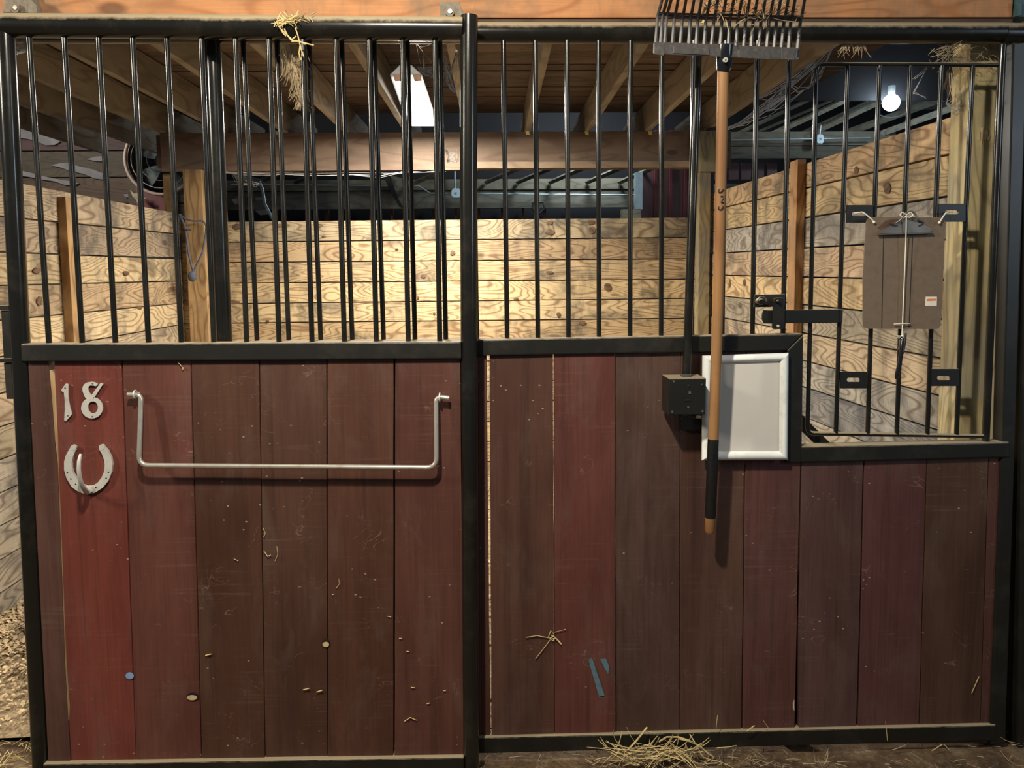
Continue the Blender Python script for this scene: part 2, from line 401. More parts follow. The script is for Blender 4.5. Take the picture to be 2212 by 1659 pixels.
# back wall
wb = thing('wall_back', (0, YB, 0), 'back wall of the stall, horizontal pine planks with dark knots', kind='structure')
rows = [(478, 469), (523, 513), (567, 559), (611.7, 603), (656, 645), (698, 687.5)]
js = []
for a, b in rows:
    p, q = P(505, a, YB), P(1485, b, YB); k = (q.z-p.z)/(q.x-p.x); js.append((p.z+k*(XL-p.x), p.z+k*(XR-p.x)))
while js[-1][0] > .03: js.append((js[-1][0]-.143, js[-1][1]-.143))
bcol = [(.72, .74, .78), (.78, .72, .70), (.92, .88, .84), (1.1, 1.07, 1.0), (1.08, 1.06, 1.02), (.92, .86, .80)]
for i, ((a1, b1), (a0, b0)) in enumerate(zip(js[:-1], js[1:])):
    a0 = max(a0, -.03); b0 = max(b0, -.03)
    if a1-a0 < .03: continue
    g = .0032; d = random.uniform(-.004, .004)
    MB().hexa([(XL, YB+d, a0+g), (XR, YB+d, b0+g), (XR, YB+d, b1-g), (XL, YB+d, a1-g),
               (XL, YB+.04, a0+g), (XR, YB+.04, b0+g), (XR, YB+.04, b1-g), (XL, YB+.04, a1-g)]).build(
        'plank', PINE_X, wb, .003, color=bcol[i] if i < len(bcol) else tint(.1))
KN = wood('knot_wood', 'X', (.20, .12, .065), (.09, .05, .03), (.04, .03, .025), .5, knots=False, tint=False)
def knot(px, py, w, h, plane, parent, k=random.Random(3)):
    q = [plane(px+w*math.cos(t)*k.uniform(.8, 1.1), py+h*math.sin(t)*k.uniform(.8, 1.1)) for t in [i*math.pi/7 for i in range(14)]]
    n = (q[4]-q[0]).cross(q[8]-q[0]).normalized()
    if n.dot(O-q[0]) < 0: n = -n
    c = sum(q, Vector())/14
    mb = MB(); mb.v = [c+n*.007]+[v+n*.0052 for v in q]+[v-n*.002 for v in q]
    for i in range(14):
        j = (i+1) % 14; mb.f += [(0, 1+i, 1+j), (1+i, 15+i, 15+j, 1+j)]
    mb.build('knot', KN, parent)
bp = lambda x, y: P(x, y, YB-.002)
for a in ((1187, 481, 7, 5), (1187, 502, 10, 6), (1277, 480, 8, 5), (1279, 497, 8, 8), (1312, 620, 8, 9), (873, 519, 0, 0), (700, 511, 4, 3), (857, 538, 3, 2), (978, 546, 6, 5), (914, 596, 6, 4), (578, 694, 4, 3),
          (1207, 680, 5, 6), (903, 642, 2, 4), (1115, 646, 6, 3), (938, 678, 3, 3), (1186, 588, 8, 3), (512, 490, 9, 7), (690, 487, 8, 4), (604, 487, 8, 4), (1258, 697, 8, 5)):
    if a[2]: knot(*a, bp, wb)
rp_ = lambda x, y: PX(x, y, XR+.002)
for a in ((1852, 368, 5, 9), (1918, 406, 8, 14), (1578, 612, 3, 12), (1922, 408, 3, 6), (1610, 610, 4, 8), (1534, 570, 3, 5), (1808, 690, 4, 3)):
    knot(*a, rp_, wr)
lp_ = lambda x, y: PX(x, y, XL-.002)
for a in ((272, 590, 7, 5), (78, 585, 8, 7), (300, 665, 6, 4), (84, 650, 7, 10)):
    knot(*a, lp_, wl)
MB().prism([PX(x, y, XL+.0055) for x, y in ((240, 551.5), (300, 553.5), (397, 556), (397, 559.5), (300, 556))], (-.004, 0, 0)).build('open_joint', INK, wl, label='dark open joint between two planks')
MB().prism([P(x, y, YB-.0055) for x, y in ((444, 650), (500, 649), (518, 651), (520, 656), (480, 657), (446, 658))], (0, .004, 0)).build('chewed_edge', KN, wb, label='dark chewed plank edge')
MB().prism([P(x, y, YB-.0055) for x, y in ((768, 652), (800, 650), (838, 651), (830, 654), (790, 655))], (0, .004, 0)).build('chewed_edge', KN, wb, label='dark chewed plank edge')
# corner posts
def post(name, x0, x1, y0, y1, z1, mat, label, color=(1, 1, 1)):
    o = MB().box(x0, x1, y0, y1, -.03, z1).build(name, mat, None, .004, org=((x0+x1)/2, (y0+y1)/2, -.03), color=color)
    return tag(o, label, 'post')
zb = P(1000, 368, 5.12).z; zt = P(1000, 285, 5.12).z
a = P(400, 500, 5.0).x; b = P(441, 500, 5.0).x
pl = post('corner_post', a, b, 5.0, 5.09, zb, PINE_Z, 'pale square timber post in the far left stall corner, tied with twine', (.92, .88, .80))
a = P(1510, 500, 5.0).x; b = P(1534, 500, 5.0).x
post('corner_post', a, b, 5.0, 5.09, zb, GREY_Z, 'grey weathered timber post in the far right corner of the stall', (1.0, .95, .9))
a = P(357, 500, 5.2).x; b = P(374, 500, 5.2).x
post('corner_post', a, b, 5.2, 5.29, zb, PINE_Z, 'slim pale timber stud just left of the twine-tied corner post', (.8, .75, .68))
a = P(2080, 500, 2.245).x; b = P(2148, 500, 2.245).x
pr = post('corner_post', a, b, 2.245, 2.333, 2.38, GREY_Z, 'thick weathered near post between the clipboard gate and the right steel stile', (1.5, 1.5, 1.4))
a = b+.0015; b = P(2190, 500, 2.26).x
post('corner_post', a, b+.03, 2.252, 2.34, 2.38, GREY_Z, 'narrow grey plank post beside the right steel stile', (1.3, 1.25, 1.3))
# pale scrape marks on the near post
sm = MB()
for poly in ([(2112, 297), (2118, 283), (2117, 302), (2113, 302)], [(2120, 277), (2124.5, 274), (2122.5, 300), (2119.5, 320), (2121, 300)],
             [(2128, 283), (2133, 280), (2135.5, 286), (2134, 297), (2139, 291), (2137, 302), (2133, 303.5), (2131.5, 286), (2130, 304), (2128, 303)]):
    sm.prism(pp(poly, 2.2425), (0, .001, 0))
sm.build('scrape_mark', plain('fresh_scraped_wood', (.62, .52, .34), .7), pr, label='pale scraped mark')

# ceiling: boards on joists ----------------------------------------
ce = thing('ceiling', (0, 2.3, 2.55), 'low board ceiling over the stall carried by dusty joists', kind='structure')
zj = P(1000, 286, 5.12).z; ZC = zj + .185
y = 2.24
while y < 5.42:
    w = random.uniform(.112, .132)
    MB().box(-3.3, 2.0, y+.003, y+w-.003, ZC+random.uniform(0, .010), ZC+.024).build('board', CEILB, ce, .002, color=tint(.18, .04)); y += w
x0 = P(1140, 290, 5.1).x
for i in range(-8, 4):
    x = x0 + i*.4064
    if x > 1.75: continue
    l = 'joist with torn bark along its edge' if i == 0 else None
    MB().box(x-.019, x+.019, 2.32, 5.95, zj, ZC-.001).build('joist', JOIST, ce, .003, color=tint(.15), label=l)
# small yellow tags at joist ends
for px in (1139, 1267, 1404, 598):
    q = pp([(px-4, 284), (px+4, 283), (px+5, 292), (px-2, 291)], 5.07)
    MB().prism(q, (0, .004, 0)).build('paper_tag', YEL, ce)
# front header beam and rear beam
hb = MB().box(-3.4, P(2188, 20, 2.207).x, 2.207, 2.243, P(1400, 38, 2.207).z, 2.50).build('header_beam', HEAD, None, .004, org=(0, 2.207, 2.2))
tag(hb, 'orange-brown timber header beam above the black top rails', 'beam')
hb2 = MB().box(-3.4, P(2188, 45, 2.214).x, 2.214, 2.243, P(1400, 52, 2.214).z, P(1400, 38, 2.207).z-.001).build('header_beam', DARKW, None, .002, org=(0, 2.22, 2.15), color=(1.6, 1.4, 1.3))
tag(hb2, 'thin dark timber strip running just under the orange header beam', 'beam')
rb = MB().box(P(345, 300, 5.10).x, 1.62, 5.10, 5.14, zb, zj-.001).build('rear_beam', BEAM, None, .004, org=(0, 5.10, zb), color=(1.1, .98, .9))
tag(rb, 'broad brown timber beam along the top of the far stall wall, below the joists', 'beam')
# split line board under rear beam
rb3 = MB().box(P(1030, 355, 5.09).x, P(1545, 355, 5.09).x, 5.075, 5.098, zb+.005, zb+.05).build('beam_ledger', BEAM, None, .003, org=(.5, 5.08, zb), color=(1.7, 1.6, 1.4))
tag(rb3, 'narrow paler ledger strip along the underside of the far beam, right half', 'beam')
lb = MB().box(P(1510, 300, 5.0).x, P(1560, 300, 5.0).x, 4.97, 5.07, P(1520, 372, 5).z, P(1520, 284, 5).z).build('beam_end_block', GREY_Z, None, .004, org=(1.35, 5.0, 2.1), color=(.8, .8, .8))
tag(lb, 'grey square beam end sitting on the far right corner post', 'beam')

# ------------------------------------------------------------------ behind the stall
wf = thing('wall_rear', (0, 8.5, 0), 'dark rear wall of the barn beyond the stall, dim studs and red metal siding', kind='structure')
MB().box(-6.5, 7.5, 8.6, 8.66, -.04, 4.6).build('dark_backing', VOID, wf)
# big sage-grey beam across
MB().box(P(440, 420, 8.2).x, P(1385, 420, 8.2).x, 8.2, 8.24, P(1200, 449, 8.2).z, P(1200, 410, 8.2).z).build('beam', GREYX, wf, .004, color=(1, 1, 1))
MB().box(P(440, 400, 8.2).x, P(1385, 400, 8.2).x, 8.18, 8.235, P(1200, 409, 8.18).z, P(1200, 386, 8.18).z).build('beam', GREYX, wf, .004, color=(1.15, 1.1, 1))
for px in (660, 705, 800, 846, 936, 985, 1035, 1085, 1130, 1177, 1225):
    x = P(px, 460, 8.4).x
    MB().box(x-.012, x+.012, 8.4, 8.5, P(px, 490, 8.4).z-.5, P(px, 449, 8.4).z+.05).build('stud', DARKW, wf, color=(3.5, 2.6, 2.1))
for i, px in enumerate((1052, 1120, 1190, 1270, 1340, 560, 640, 900)):
    s = P(px+95, 352, 7.2); e = P(px-2, 394, 8.15)
    MB().tube([s, e], .026, 4).build('rafter', GREYX, wf, color=(1.1, 1.05, 1.0))
for px in range(1400, 1500, 32):
    x = P(px, 420, 7.6).x
    MB().box(x-.066, x+.062, 7.62, 7.64, 1.4, 2.9).build('siding_panel', REDMET, wf, .002)
    MB().box(x+.062, x+.092, 7.58, 7.62, 1.4, 2.9).build('siding_rib', REDDK, wf, .003)
pb = MB().box(P(1373, 400, 7.5).x, P(1388, 400, 7.5).x, 7.5, 7.58, P(1380, 452, 7.5).z, P(1380, 372, 7.5).z).build('steel_column', COND, wf, color=(.7, .7, .7))
MB().box(P(1343, 400, 7.9).x, P(1392, 400, 7.9).x, 7.9, 7.98, P(1343, 474, 7.9).z, P(1343, 452, 7.9).z).build('beam', GREYX, wf, color=(1.2, 1.1, .9))
# beams seen over the right wall
for (xa, ya, xb, yb, h, c) in ((1545, 300, 1935, 300, 30, 1.2), (1545, 330, 1880, 330, 26, .8), (1545, 408, 1660, 408, 22, .7)):
    Y = 7.2
    MB().box(P(xa, ya, Y).x, P(xb, yb, Y).x, Y, Y+.05, P(xa, ya+h/2, Y).z, P(xa, ya-h/2, Y).z).build('beam', GREYX, wf, .003, color=(c, c, c))
for i, (px) in enumerate((1555, 1585, 1612, 1640, 1668)):
    MB().box(P(px, 372, 7.4).x-.05, P(px, 372, 7.4).x+.05, 7.4, 7.42, P(px, 388, 7.4).z, P(px, 352, 7.4).z).build('siding_panel', REDMET, wf, .002, color=(1, 1, 1))
# raking rafters of the higher bay on the right
rr = [((1560, 318), (1860, 190), 7.0, .014, 1.0), ((1570, 300), (1800, 190), 7.2, .020, 1.6), ((1660, 320), (1925, 195), 7.0, .012, 1.0),
      ((1640, 303), (1850, 205), 7.0, .030, 3.2), ((1700, 312), (1940, 200), 7.0, .034, 2.4), ((1760, 312), (2070, 200), 7.0, .036, 1.8), ((1850, 308), (2110, 214), 6.6, .030, 2.4)]
MB().box(P(1560, 215, 6.5).x, P(2140, 215, 6.5).x, 6.5, 6.54, P(1900, 216, 6.5).z, P(1900, 20, 6.5).z).build('fascia', VOID, wf)
for (a, b, Y, r, c) in rr:
    MB().tube([P(*a, Y+.8), P(*b, Y)], r, 4).build('rafter', GREYX, wf, color=(c, c, c))
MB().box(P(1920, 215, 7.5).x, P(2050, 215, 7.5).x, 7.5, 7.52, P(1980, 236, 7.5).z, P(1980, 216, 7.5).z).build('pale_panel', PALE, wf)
# conduits and junction boxes (things)
def conduit(pts, Y, r, label):
    o = MB().tube([P(x, y, Y) for x, y in pts], r, 8).build('conduit', COND, None, 0, True)
    return tag(o, label, 'pipe')
conduit([(500, 399), (880, 402), (905, 402), (930, 418), (975, 418)], 8.12, .009, 'thin conduit on the dim rear beam, left of the white junction box')
conduit([(995, 419), (1380, 421)], 8.12, .009, 'thin conduit on the dim rear beam, right of the white junction box')
conduit([(983, 412), (983, 370)], 8.12, .009, 'short upright conduit rising from the junction box on the rear beam')
conduit([(1560, 303), (1880, 298)], 7.1, .008, 'thin conduit along the grey beam over the right stall wall')
conduit([(1770, 298), (1773, 270)], 7.1, .008, 'short upright conduit above the blue-white box over the right wall')
conduit([(560, 392), (567, 408), (572, 440), (590, 475)], 6.6, .014, 'bent grey pipe dropping behind the far wall near the left post')
def jbox(px, py, w, h, Y, label):
    t = thing('junction_box', P(px, py, Y+.04), label, 'electrical box')
    MB().prism(pp([(px-w*.6, py-h), (px+w*.6, py-h), (px+w, py-h*.5), (px+w, py+h*.5), (px+w*.6, py+h), (px-w*.6, py+h), (px-w, py+h*.5), (px-w, py-h*.5)], Y), (0, .05, 0)).build('box_body', JBOX, t, .003)
    MB().tube([P(px, py, Y-.004), P(px, py, Y)], .012, 8).build('cover_screw', COND, t)
jbox(985, 417, 10, 10, 8.08, 'round pale blue-white junction box on the dim rear beam by the centre post')
jbox(1772, 300, 8, 10, 7.05, 'small blue-white junction box on the beam above the right wall')
# hanging shovel head & brace cloth
sh = thing('hanging_shovel', P(1162, 445, 8.0), 'dark shovel grip hanging on the dim rear beam', 'tool')
MB().tube([P(x, y, 8.05) for x, y in ((1152, 437), (1150, 450), (1158, 460), (1168, 460), (1176, 450), (1174, 437), (1152, 437))], .012, 8).build('grip', INK, sh, 0, True)
MB().tube([P(1163, 460, 8.05), P(1162, 500, 8.05)], .014, 8).build('shaft', INK, sh, 0, True)
br = thing('angle_brace', P(858, 400, 8.0), 'grey-green gusset with a dark diagonal strut on the rear beam', 'brace')
MB().prism(pp([(842, 378), (884, 390), (880, 400), (876, 440), (868, 447), (858, 430), (848, 395)], 8.1), (0, .03, 0)).build('gusset', GREYX, br, .003, color=(1.4, 1.4, 1.25))
MB().prism(pp([(826, 376), (846, 388), (858, 425), (872, 450), (862, 446), (846, 420)], 8.06), (0, .03, 0)).build('strut', INK, br, .002)

# left neighbour bay, behind wall_left
nb = thing('wall_far_left', (-3.3, 7.0, 0), 'dark brown boarded wall of the neighbouring bay above the left stall wall', kind='structure')
Yn = 7.0
zz = P(200, 268, Yn).z
k = 0; z = zz
while z > .2:
    MB().box(-6.2, P(470, 400, Yn).x, Yn, Yn+.03, z-.235, z-.004).build('plank', DARKW, nb, .003, color=tuple(q*random.uniform(.8, 1.25) for q in (1.5, 1.45, 1.45))); z -= .24; k += 1
MB().box(-6.2, P(330, 300, Yn).x, Yn-.03, Yn+.0, P(200, 262, Yn-.03).z, P(200, 90, Yn-.03).z).build('sage_panel', SAGE, nb)
MB().box(-6.2, P(335, 300, Yn).x, Yn-.06, Yn-.031, P(200, 265, Yn-.06).z, P(200, 256, Yn-.06).z).build('panel_edge', SAGEL, nb)
# irregular pale plates added for the pale patches on the dark wall
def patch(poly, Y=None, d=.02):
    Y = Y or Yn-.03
    return MB().prism(pp(poly, Y), (0, d, 0)).build('pale_patch', PALE, nb, .004)
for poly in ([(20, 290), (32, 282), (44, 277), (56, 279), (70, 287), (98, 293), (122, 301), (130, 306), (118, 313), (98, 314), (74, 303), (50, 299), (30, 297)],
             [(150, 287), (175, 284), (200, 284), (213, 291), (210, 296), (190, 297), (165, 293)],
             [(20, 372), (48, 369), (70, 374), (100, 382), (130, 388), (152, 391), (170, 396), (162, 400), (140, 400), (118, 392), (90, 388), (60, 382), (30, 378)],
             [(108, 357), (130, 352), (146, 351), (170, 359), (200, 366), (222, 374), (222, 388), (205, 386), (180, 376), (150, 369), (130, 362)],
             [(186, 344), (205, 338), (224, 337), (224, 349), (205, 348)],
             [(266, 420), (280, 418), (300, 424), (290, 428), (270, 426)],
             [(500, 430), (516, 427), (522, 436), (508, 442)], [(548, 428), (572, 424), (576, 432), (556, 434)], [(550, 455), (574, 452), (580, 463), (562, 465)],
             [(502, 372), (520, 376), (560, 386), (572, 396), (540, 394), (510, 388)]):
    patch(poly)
MB().box(P(270, 300, 6.6).x, P(295, 300, 6.6).x, 6.6, 6.7, 1.0, P(280, 275, 6.6).z).build('post', DARKW, nb, .004, color=(1.3, 1.3, 1.2))
MB().box(P(345, 460, 6.3).x, P(378, 460, 6.3).x, 6.3, 6.33, P(350, 470, 6.3).z, P(350, 402, 6.3).z).build('red_panel', REDDK, nb)
MB().box(P(296, 460, 6.35).x, P(378, 460, 6.35).x, 6.35, 6.37, P(350, 470, 6.3).z, P(350, 402, 6.3).z).build('red_panel', REDDK, nb, color=(.6, .6, .6))
MB().box(P(345, 320, 5.25).x, P(375, 320, 5.25).x, 5.2, 5.24, P(350, 362, 5.2).z, P(350, 292, 5.2).z).build('red_stained_block', plain('pinkish_wood', (.22, .12, .09), .7), nb, .003)
# star shaped scrap
MB().prism(pp([(280, 410), (290, 418), (300, 416), (298, 424), (318, 428), (302, 432), (300, 445), (294, 432), (286, 424)], 6.25), (0, .01, 0)).build('wood_splinter', GREYX, nb, color=(2, 1.8, 1.6))

# fan
fanc = P(345, 345, 6.1)
fan = thing('drum_fan', fanc, 'round grey drum fan with a pinkish wire rim hanging in the dim left bay', 'fan')
r0 = (P(345, 345, 6.1)-P(270, 345, 6.1)).length
cir = [fanc + Vector((math.cos(t)*r0, 0, math.sin(t)*r0*1.0)) for t in [i*2*math.pi/40 for i in range(41)]]
MB().tube(cir, .014, 8, False).build('rim_ring', FANR, fan, 0, True)
mbf = MB(); sg = 32
prof = [(r0*.98, .03), (r0*.98, .20), (r0*.80, .30), (r0*.35, .36), (0.02, .37)]
for (r, d) in prof:
    for j in range(sg):
        t = 2*math.pi*j/sg; mbf.v.append(fanc+Vector((math.cos(t)*r, d, math.sin(t)*r)))
for k in range(len(prof)-1):
    for j in range(sg):
        a = k*sg+j; b = k*sg+(j+1) % sg; mbf.f.append((a, b, b+sg, a+sg))
mbf.build('drum', FANM, fan, 0, True)
for rr_ in (.35, .6, .82):
    MB().tube([fanc+Vector((math.cos(t)*r0*rr_, -.03*(1-rr_), math.sin(t)*r0*rr_)) for t in [i*2*math.pi/32 for i in range(33)]], .004, 5, False).build('guard_wire', FANR, fan)
for i in range(5):
    t = i*1.2566; d1 = Vector((math.cos(t), 0, math.sin(t))); d2 = Vector((-math.sin(t), 0, math.cos(t)))
    c = fanc+Vector((0, .12, 0))
    MB().prism([c+d1*.03, c+d1*r0*.5-d2*.05, c+d1*r0*.85-d2*.07, c+d1*r0*.85+d2*.09, c+d1*r0*.5+d2*.06], (0, .01, .0)).build('fan_blade', FANM, fan)
MB().tube([fanc+Vector((0, .02, 0)), fanc+Vector((0, .2, 0))], .05, 12).build('hub', FANM, fan, 0, True)
MB().tube([fanc+Vector((-r0, .1, 0)), fanc+Vector((-r0-.02, .1, .3)), fanc+Vector((-r0*.2, .1, .36))], .01, 6).build('hanging_bracket', FANR, fan)

# =================================================================== STALL LIGHT

la = thing('shop_light', (-.5, 4.6, 2.4), 'bright white shop light hanging between the ceiling joists over the stall', 'ceiling light')
n0, n1 = P(853, 172, 3.75), P(905, 172, 3.75); f0, f1 = P(886, 272, 4.78), P(940, 272, 4.78)
zl = min(n0.z, f0.z)
def zat(p, q): return p.z
MB().hexa([(n0.x, n0.y, n0.z), (n1.x, n1.y, n1.z), (f1.x, f1.y, f1.z), (f0.x, f0.y, f0.z),
           (n0.x, n0.y, n0.z+.012), (n1.x, n1.y, n1.z+.012), (f1.x, f1.y, f1.z+.012), (f0.x, f0.y, f0.z+.012)]).build('diffuser', LITE, la)
MB().hexa([(n0.x-.02, n0.y-.04, n0.z+.013), (n1.x+.02, n1.y-.04, n1.z+.013), (f1.x+.02, f1.y+.02, f1.z+.013), (f0.x-.02, f0.y+.02, f0.z+.013),
           (n0.x+.03, n0.y-.04, n0.z+.06), (n1.x-.03, n1.y-.04, n1.z+.06), (f1.x-.03, f1.y+.02, f1.z+.06), (f0.x+.03, f0.y+.02, f0.z+.06)]).build('housing', LAMPH, la, .003)
for s in (0, 1):
    q = pp([(849+s*42, 160), (866+s*42, 159), (868+s*42, 172), (852+s*42, 173)], 3.70)
    MB().prism(q, (0, .03, 0)).build('end_cap', LAMPE, la, .003)
for q in (n0, f0):
    for dx in (.04, .14):
        MB().tube([(q.x+dx, q.y+.05, q.z+.06), (q.x+dx, q.y+.05, ZC)], .002, 5).build('hanging_chain', COND, la)
bl = thing('light_bulb', P(1925, 222, 6.4), 'glaring blue-white bulb far away above the right stall wall', 'light bulb')
c = P(1925, 222, 6.4)
def ball(mb, c, r, nu=12, nv=8, sz=1):
    b = len(mb.v)
    for i in range(1, nv):
        t = math.pi*i/nv
        for j in range(nu):
            a = 2*math.pi*j/nu; mb.v.append(c+Vector((math.sin(t)*math.cos(a)*r, math.sin(t)*math.sin(a)*r, math.cos(t)*r*sz)))
    mb.v += [c+Vector((0, 0, r*sz)), c-Vector((0, 0, r*sz))]
    for i in range(nv-2):
        for j in range(nu):
            p = b+i*nu+j; q = b+i*nu+(j+1) % nu; mb.f.append((p, q, q+nu, p+nu))
    for j in range(nu):
        mb.f.append((b+(nv-1)*nu, b+(j+1) % nu, b+j)); mb.f.append((b+(nv-1)*nu+1, b+(nv-2)*nu+j, b+(nv-2)*nu+(j+1) % nu))
    return mb
ball(MB(), c, .07).build('globe', BULB, bl, 0, True)
MB().tube([c+Vector((0, 0, .07)), c+Vector((0, 0, .14))], .03, 10).build('socket', LAMPH, bl, 0, True)
MB().tube([P(x, y, 7.05) for x, y in ((1895, 246), (1910, 252), (1925, 254), (1942, 251), (1958, 243))], .005, 6).build('guard_wire', COND, bl)

# =================================================================== FIXED STALL FRONT
YF, YFR = 2.145, 2.155           # board face / frame centre plane
sf = thing('stall_enclosure', P(1600, 1640, YFR), 'fixed stall front right of the centre post, dark red-brown boards under black barred steel frame', 'stall front')
def frame_bar(poly, Y, th, name, parent, mat=STEEL2, bev=.004, **k):
    return MB().prism(pp(poly, Y), (0, th, 0)).build(name, mat, parent, bev, smooth=False, **k)
rF = .029
MB().tube([P(-120, 71, YFR+.02), P(2165, 72, YFR+.02)], rF, 24).build('top_rail', STEEL, sf, 0, True)
MB().tube([P(2164, 73, YFR+.02), P(2300, 76, YFR+.02)], rF+.0012, 24).build('top_rail', STEEL, sf, 0, True)
frame_bar([(1030, 734), (1736, 721), (1700, 757), (1030, 769)], YFR-.022, .045, 'middle_rail', sf)
frame_bar([(1736, 722.5), (1732, 1000), (1697, 1000), (1701, 757)], YFR-.0215, .044, 'gate_stile', sf)
frame_bar([(1731, 965), (2181, 955), (2181, 988), (1730, 999)], YFR-.024, .048, 'gate_sill', sf)
frame_bar([(1032, 1594), (2152, 1566), (2152, 1600), (1032, 1628)], YFR-.022, .045, 'bottom_rail', sf)
frame_bar([(2189, 92), (2220, 92), (2172, 1608), (2139, 1608), (2165, 956)], YFR-.018, .045, 'end_stile', sf)
MB().tube([P(459, 92, YFR+.02), P(485, 738, YFR+.02), P(512, 1630, YFR+.02)], .0225, 18).build('end_post', STEEL, sf, 0, True)
frame_bar([(500, 738), (1032, 733), (1032, 768), (500, 774)], YFR-.02, .042, 'middle_rail', sf)
# bars
ft = [525, 598, 667, 738, 808, 880, 950, 1020, 1087.5, 1156, 1225, 1293, 1362, 1430, 1498, 1567, 1636, 1705]
fb = [555.5, 624, 693, 761, 828.5, 896.5, 963, 1030, 1095.5, 1162, 1228, 1294, 1361, 1428, 1493, 1560, 1625, 1691]
for a, b in zip(ft, fb):
    MB().tube([P(a, 88, YFR+.01), P(b, 738-(b-555)*.0135, YFR+.01)], .0072, 12).build('bar', STEEL, sf, 0, True)
# boards: x of joints at y=1000 reference given as (x_top at y 770, x_bottom at y 1595)
def lin(j, y): return j[0] + (j[1]-j[0])*(y-770)/825.0
J = [(500, 524), (565, 578), (706, 708), (852, 851), (1000, 1003), (1036, 1040)]
J2 = [((1028, 1034), (1051, 1059)), ((1057.5, 1062), (1194.5, 1197.5)), ((1197.2, 1199), (1327.5, 1330)), ((1330.5, 1332), (1469, 1467)),
      ((1471, 1468.5), (1610, 1601.5)), ((1612.5, 1604), (1733.5, 1716)), ((1736, 1722), (1871, 1849)), ((1873.5, 1853), (2008, 1984)),
      ((2010, 1986), (2142, 2117)), ((2144, 2118.5), (2176, 2142))]
rc = [(.086, .034, .024), (.088, .038, .027), (.104, .033, .026), (.078, .041, .032), (.080, .038, .027), (.094, .036, .030), (.086, .041, .038), (.090, .034, .032), (.076, .037, .023), (.084, .032, .026)]
for i, (l, r) in enumerate(J2):
    yt = 745 if i < 5 else (760 if i == 5 else 975); yb = 1606
    if i == 5:
        # upper part is cut round the stile: boards run down behind it
        yt = 750
    pts = []
    n = 10
    for k in range(n+1):
        y = yt+(yb-yt)*k/n; pts.append((lin(l, y)+random.uniform(-.5, .5), y))
    if i == 6:
        pts = [(lin(l, y)+ (6*max(0, (y-1300)/300.) - 2 if y > 1300 else 0), y) for _, y in pts]
    rt = []
    for k in range(n, -1, -1):
        y = yt+(yb-yt)*k/n; rt.append((lin(r, y)+random.uniform(-.5, .5), y))
    poly = pts+rt
    col = rc[i]
    d = random.uniform(-.002, .002)
    MB().prism(pp(poly, YF+d), (0, .034, 0)).build('board', RED, sf, .0015, color=tuple(q*1.0 for q in col))
for a, b in zip(J[:-1], J[1:]):
    q = [(lin(a, 745)+1, 745), (lin(b, 745)-1, 745), (lin(b, 1606)-1, 1606), (lin(a, 1606)+1, 1606)]
    MB().prism(pp(q, YF), (0, .034, 0)).build('board', RED, sf, .0015, color=(.07, .022, .017))
# inside batten seen through the wide joint
MB().prism(pp([(1690, 1240), (1745, 1240), (1742, 1604), (1690, 1604)], YF+.04), (0, .02, 0)).build('backing_board', RED, sf, .0015, color=(.06, .018, .008))
# inner diagonal brace
MB().prism(pp([(1733, 897), (1797, 960), (1764, 962), (1733, 932)], 2.22), (0, .012, 0)).build('diagonal_brace', STEEL2, sf, .001)
# latch plate, swing catch, bolts
lp = frame_bar([(1630, 637), (1696, 635), (1695, 662), (1629, 664)], YFR-.012, .008, 'latch_plate', sf, bev=.001)
sc = thing('swing_catch', (0, 0, 0)); bpy.data.objects.remove(sc)
YL = YFR-.034
poly = [(1673, 645), (1679, 643), (1690, 643), (1694, 646), (1695, 708), (1692, 711), (1671, 711), (1668, 707), (1670, 690), (1670, 655)]
hole = P(1680.5, 704, YL)
frame_bar(poly, YL, .006, 'swing_catch', sf, bev=.0008)
MB().tube([hole+Vector((0, -.0012, 0)), hole+Vector((0, .001, 0))], .0042, 12).build('catch_hole', plain('hole_light', (.62, .50, .40), .8), sf)
for (px, py, r) in ((1645.5, 652, .0095), (1683.5, 652, .0055)):
    q = P(px, py, YL-.012)
    MB().tube([q, q+Vector((0, .004, 0)), q+Vector((0, .03, 0))], [r*.8, r, r], 14).build('bolt_head', STEEL, sf, 0, True)
q = P(1645.5, 651, YL-.006); MB().tube([q+Vector((math.cos(t)*.0135, 0, math.sin(t)*.0135)) for t in [i*.35 for i in range(10)]], .002, 6).build('washer_rim', CLIP, sf, 0, True)

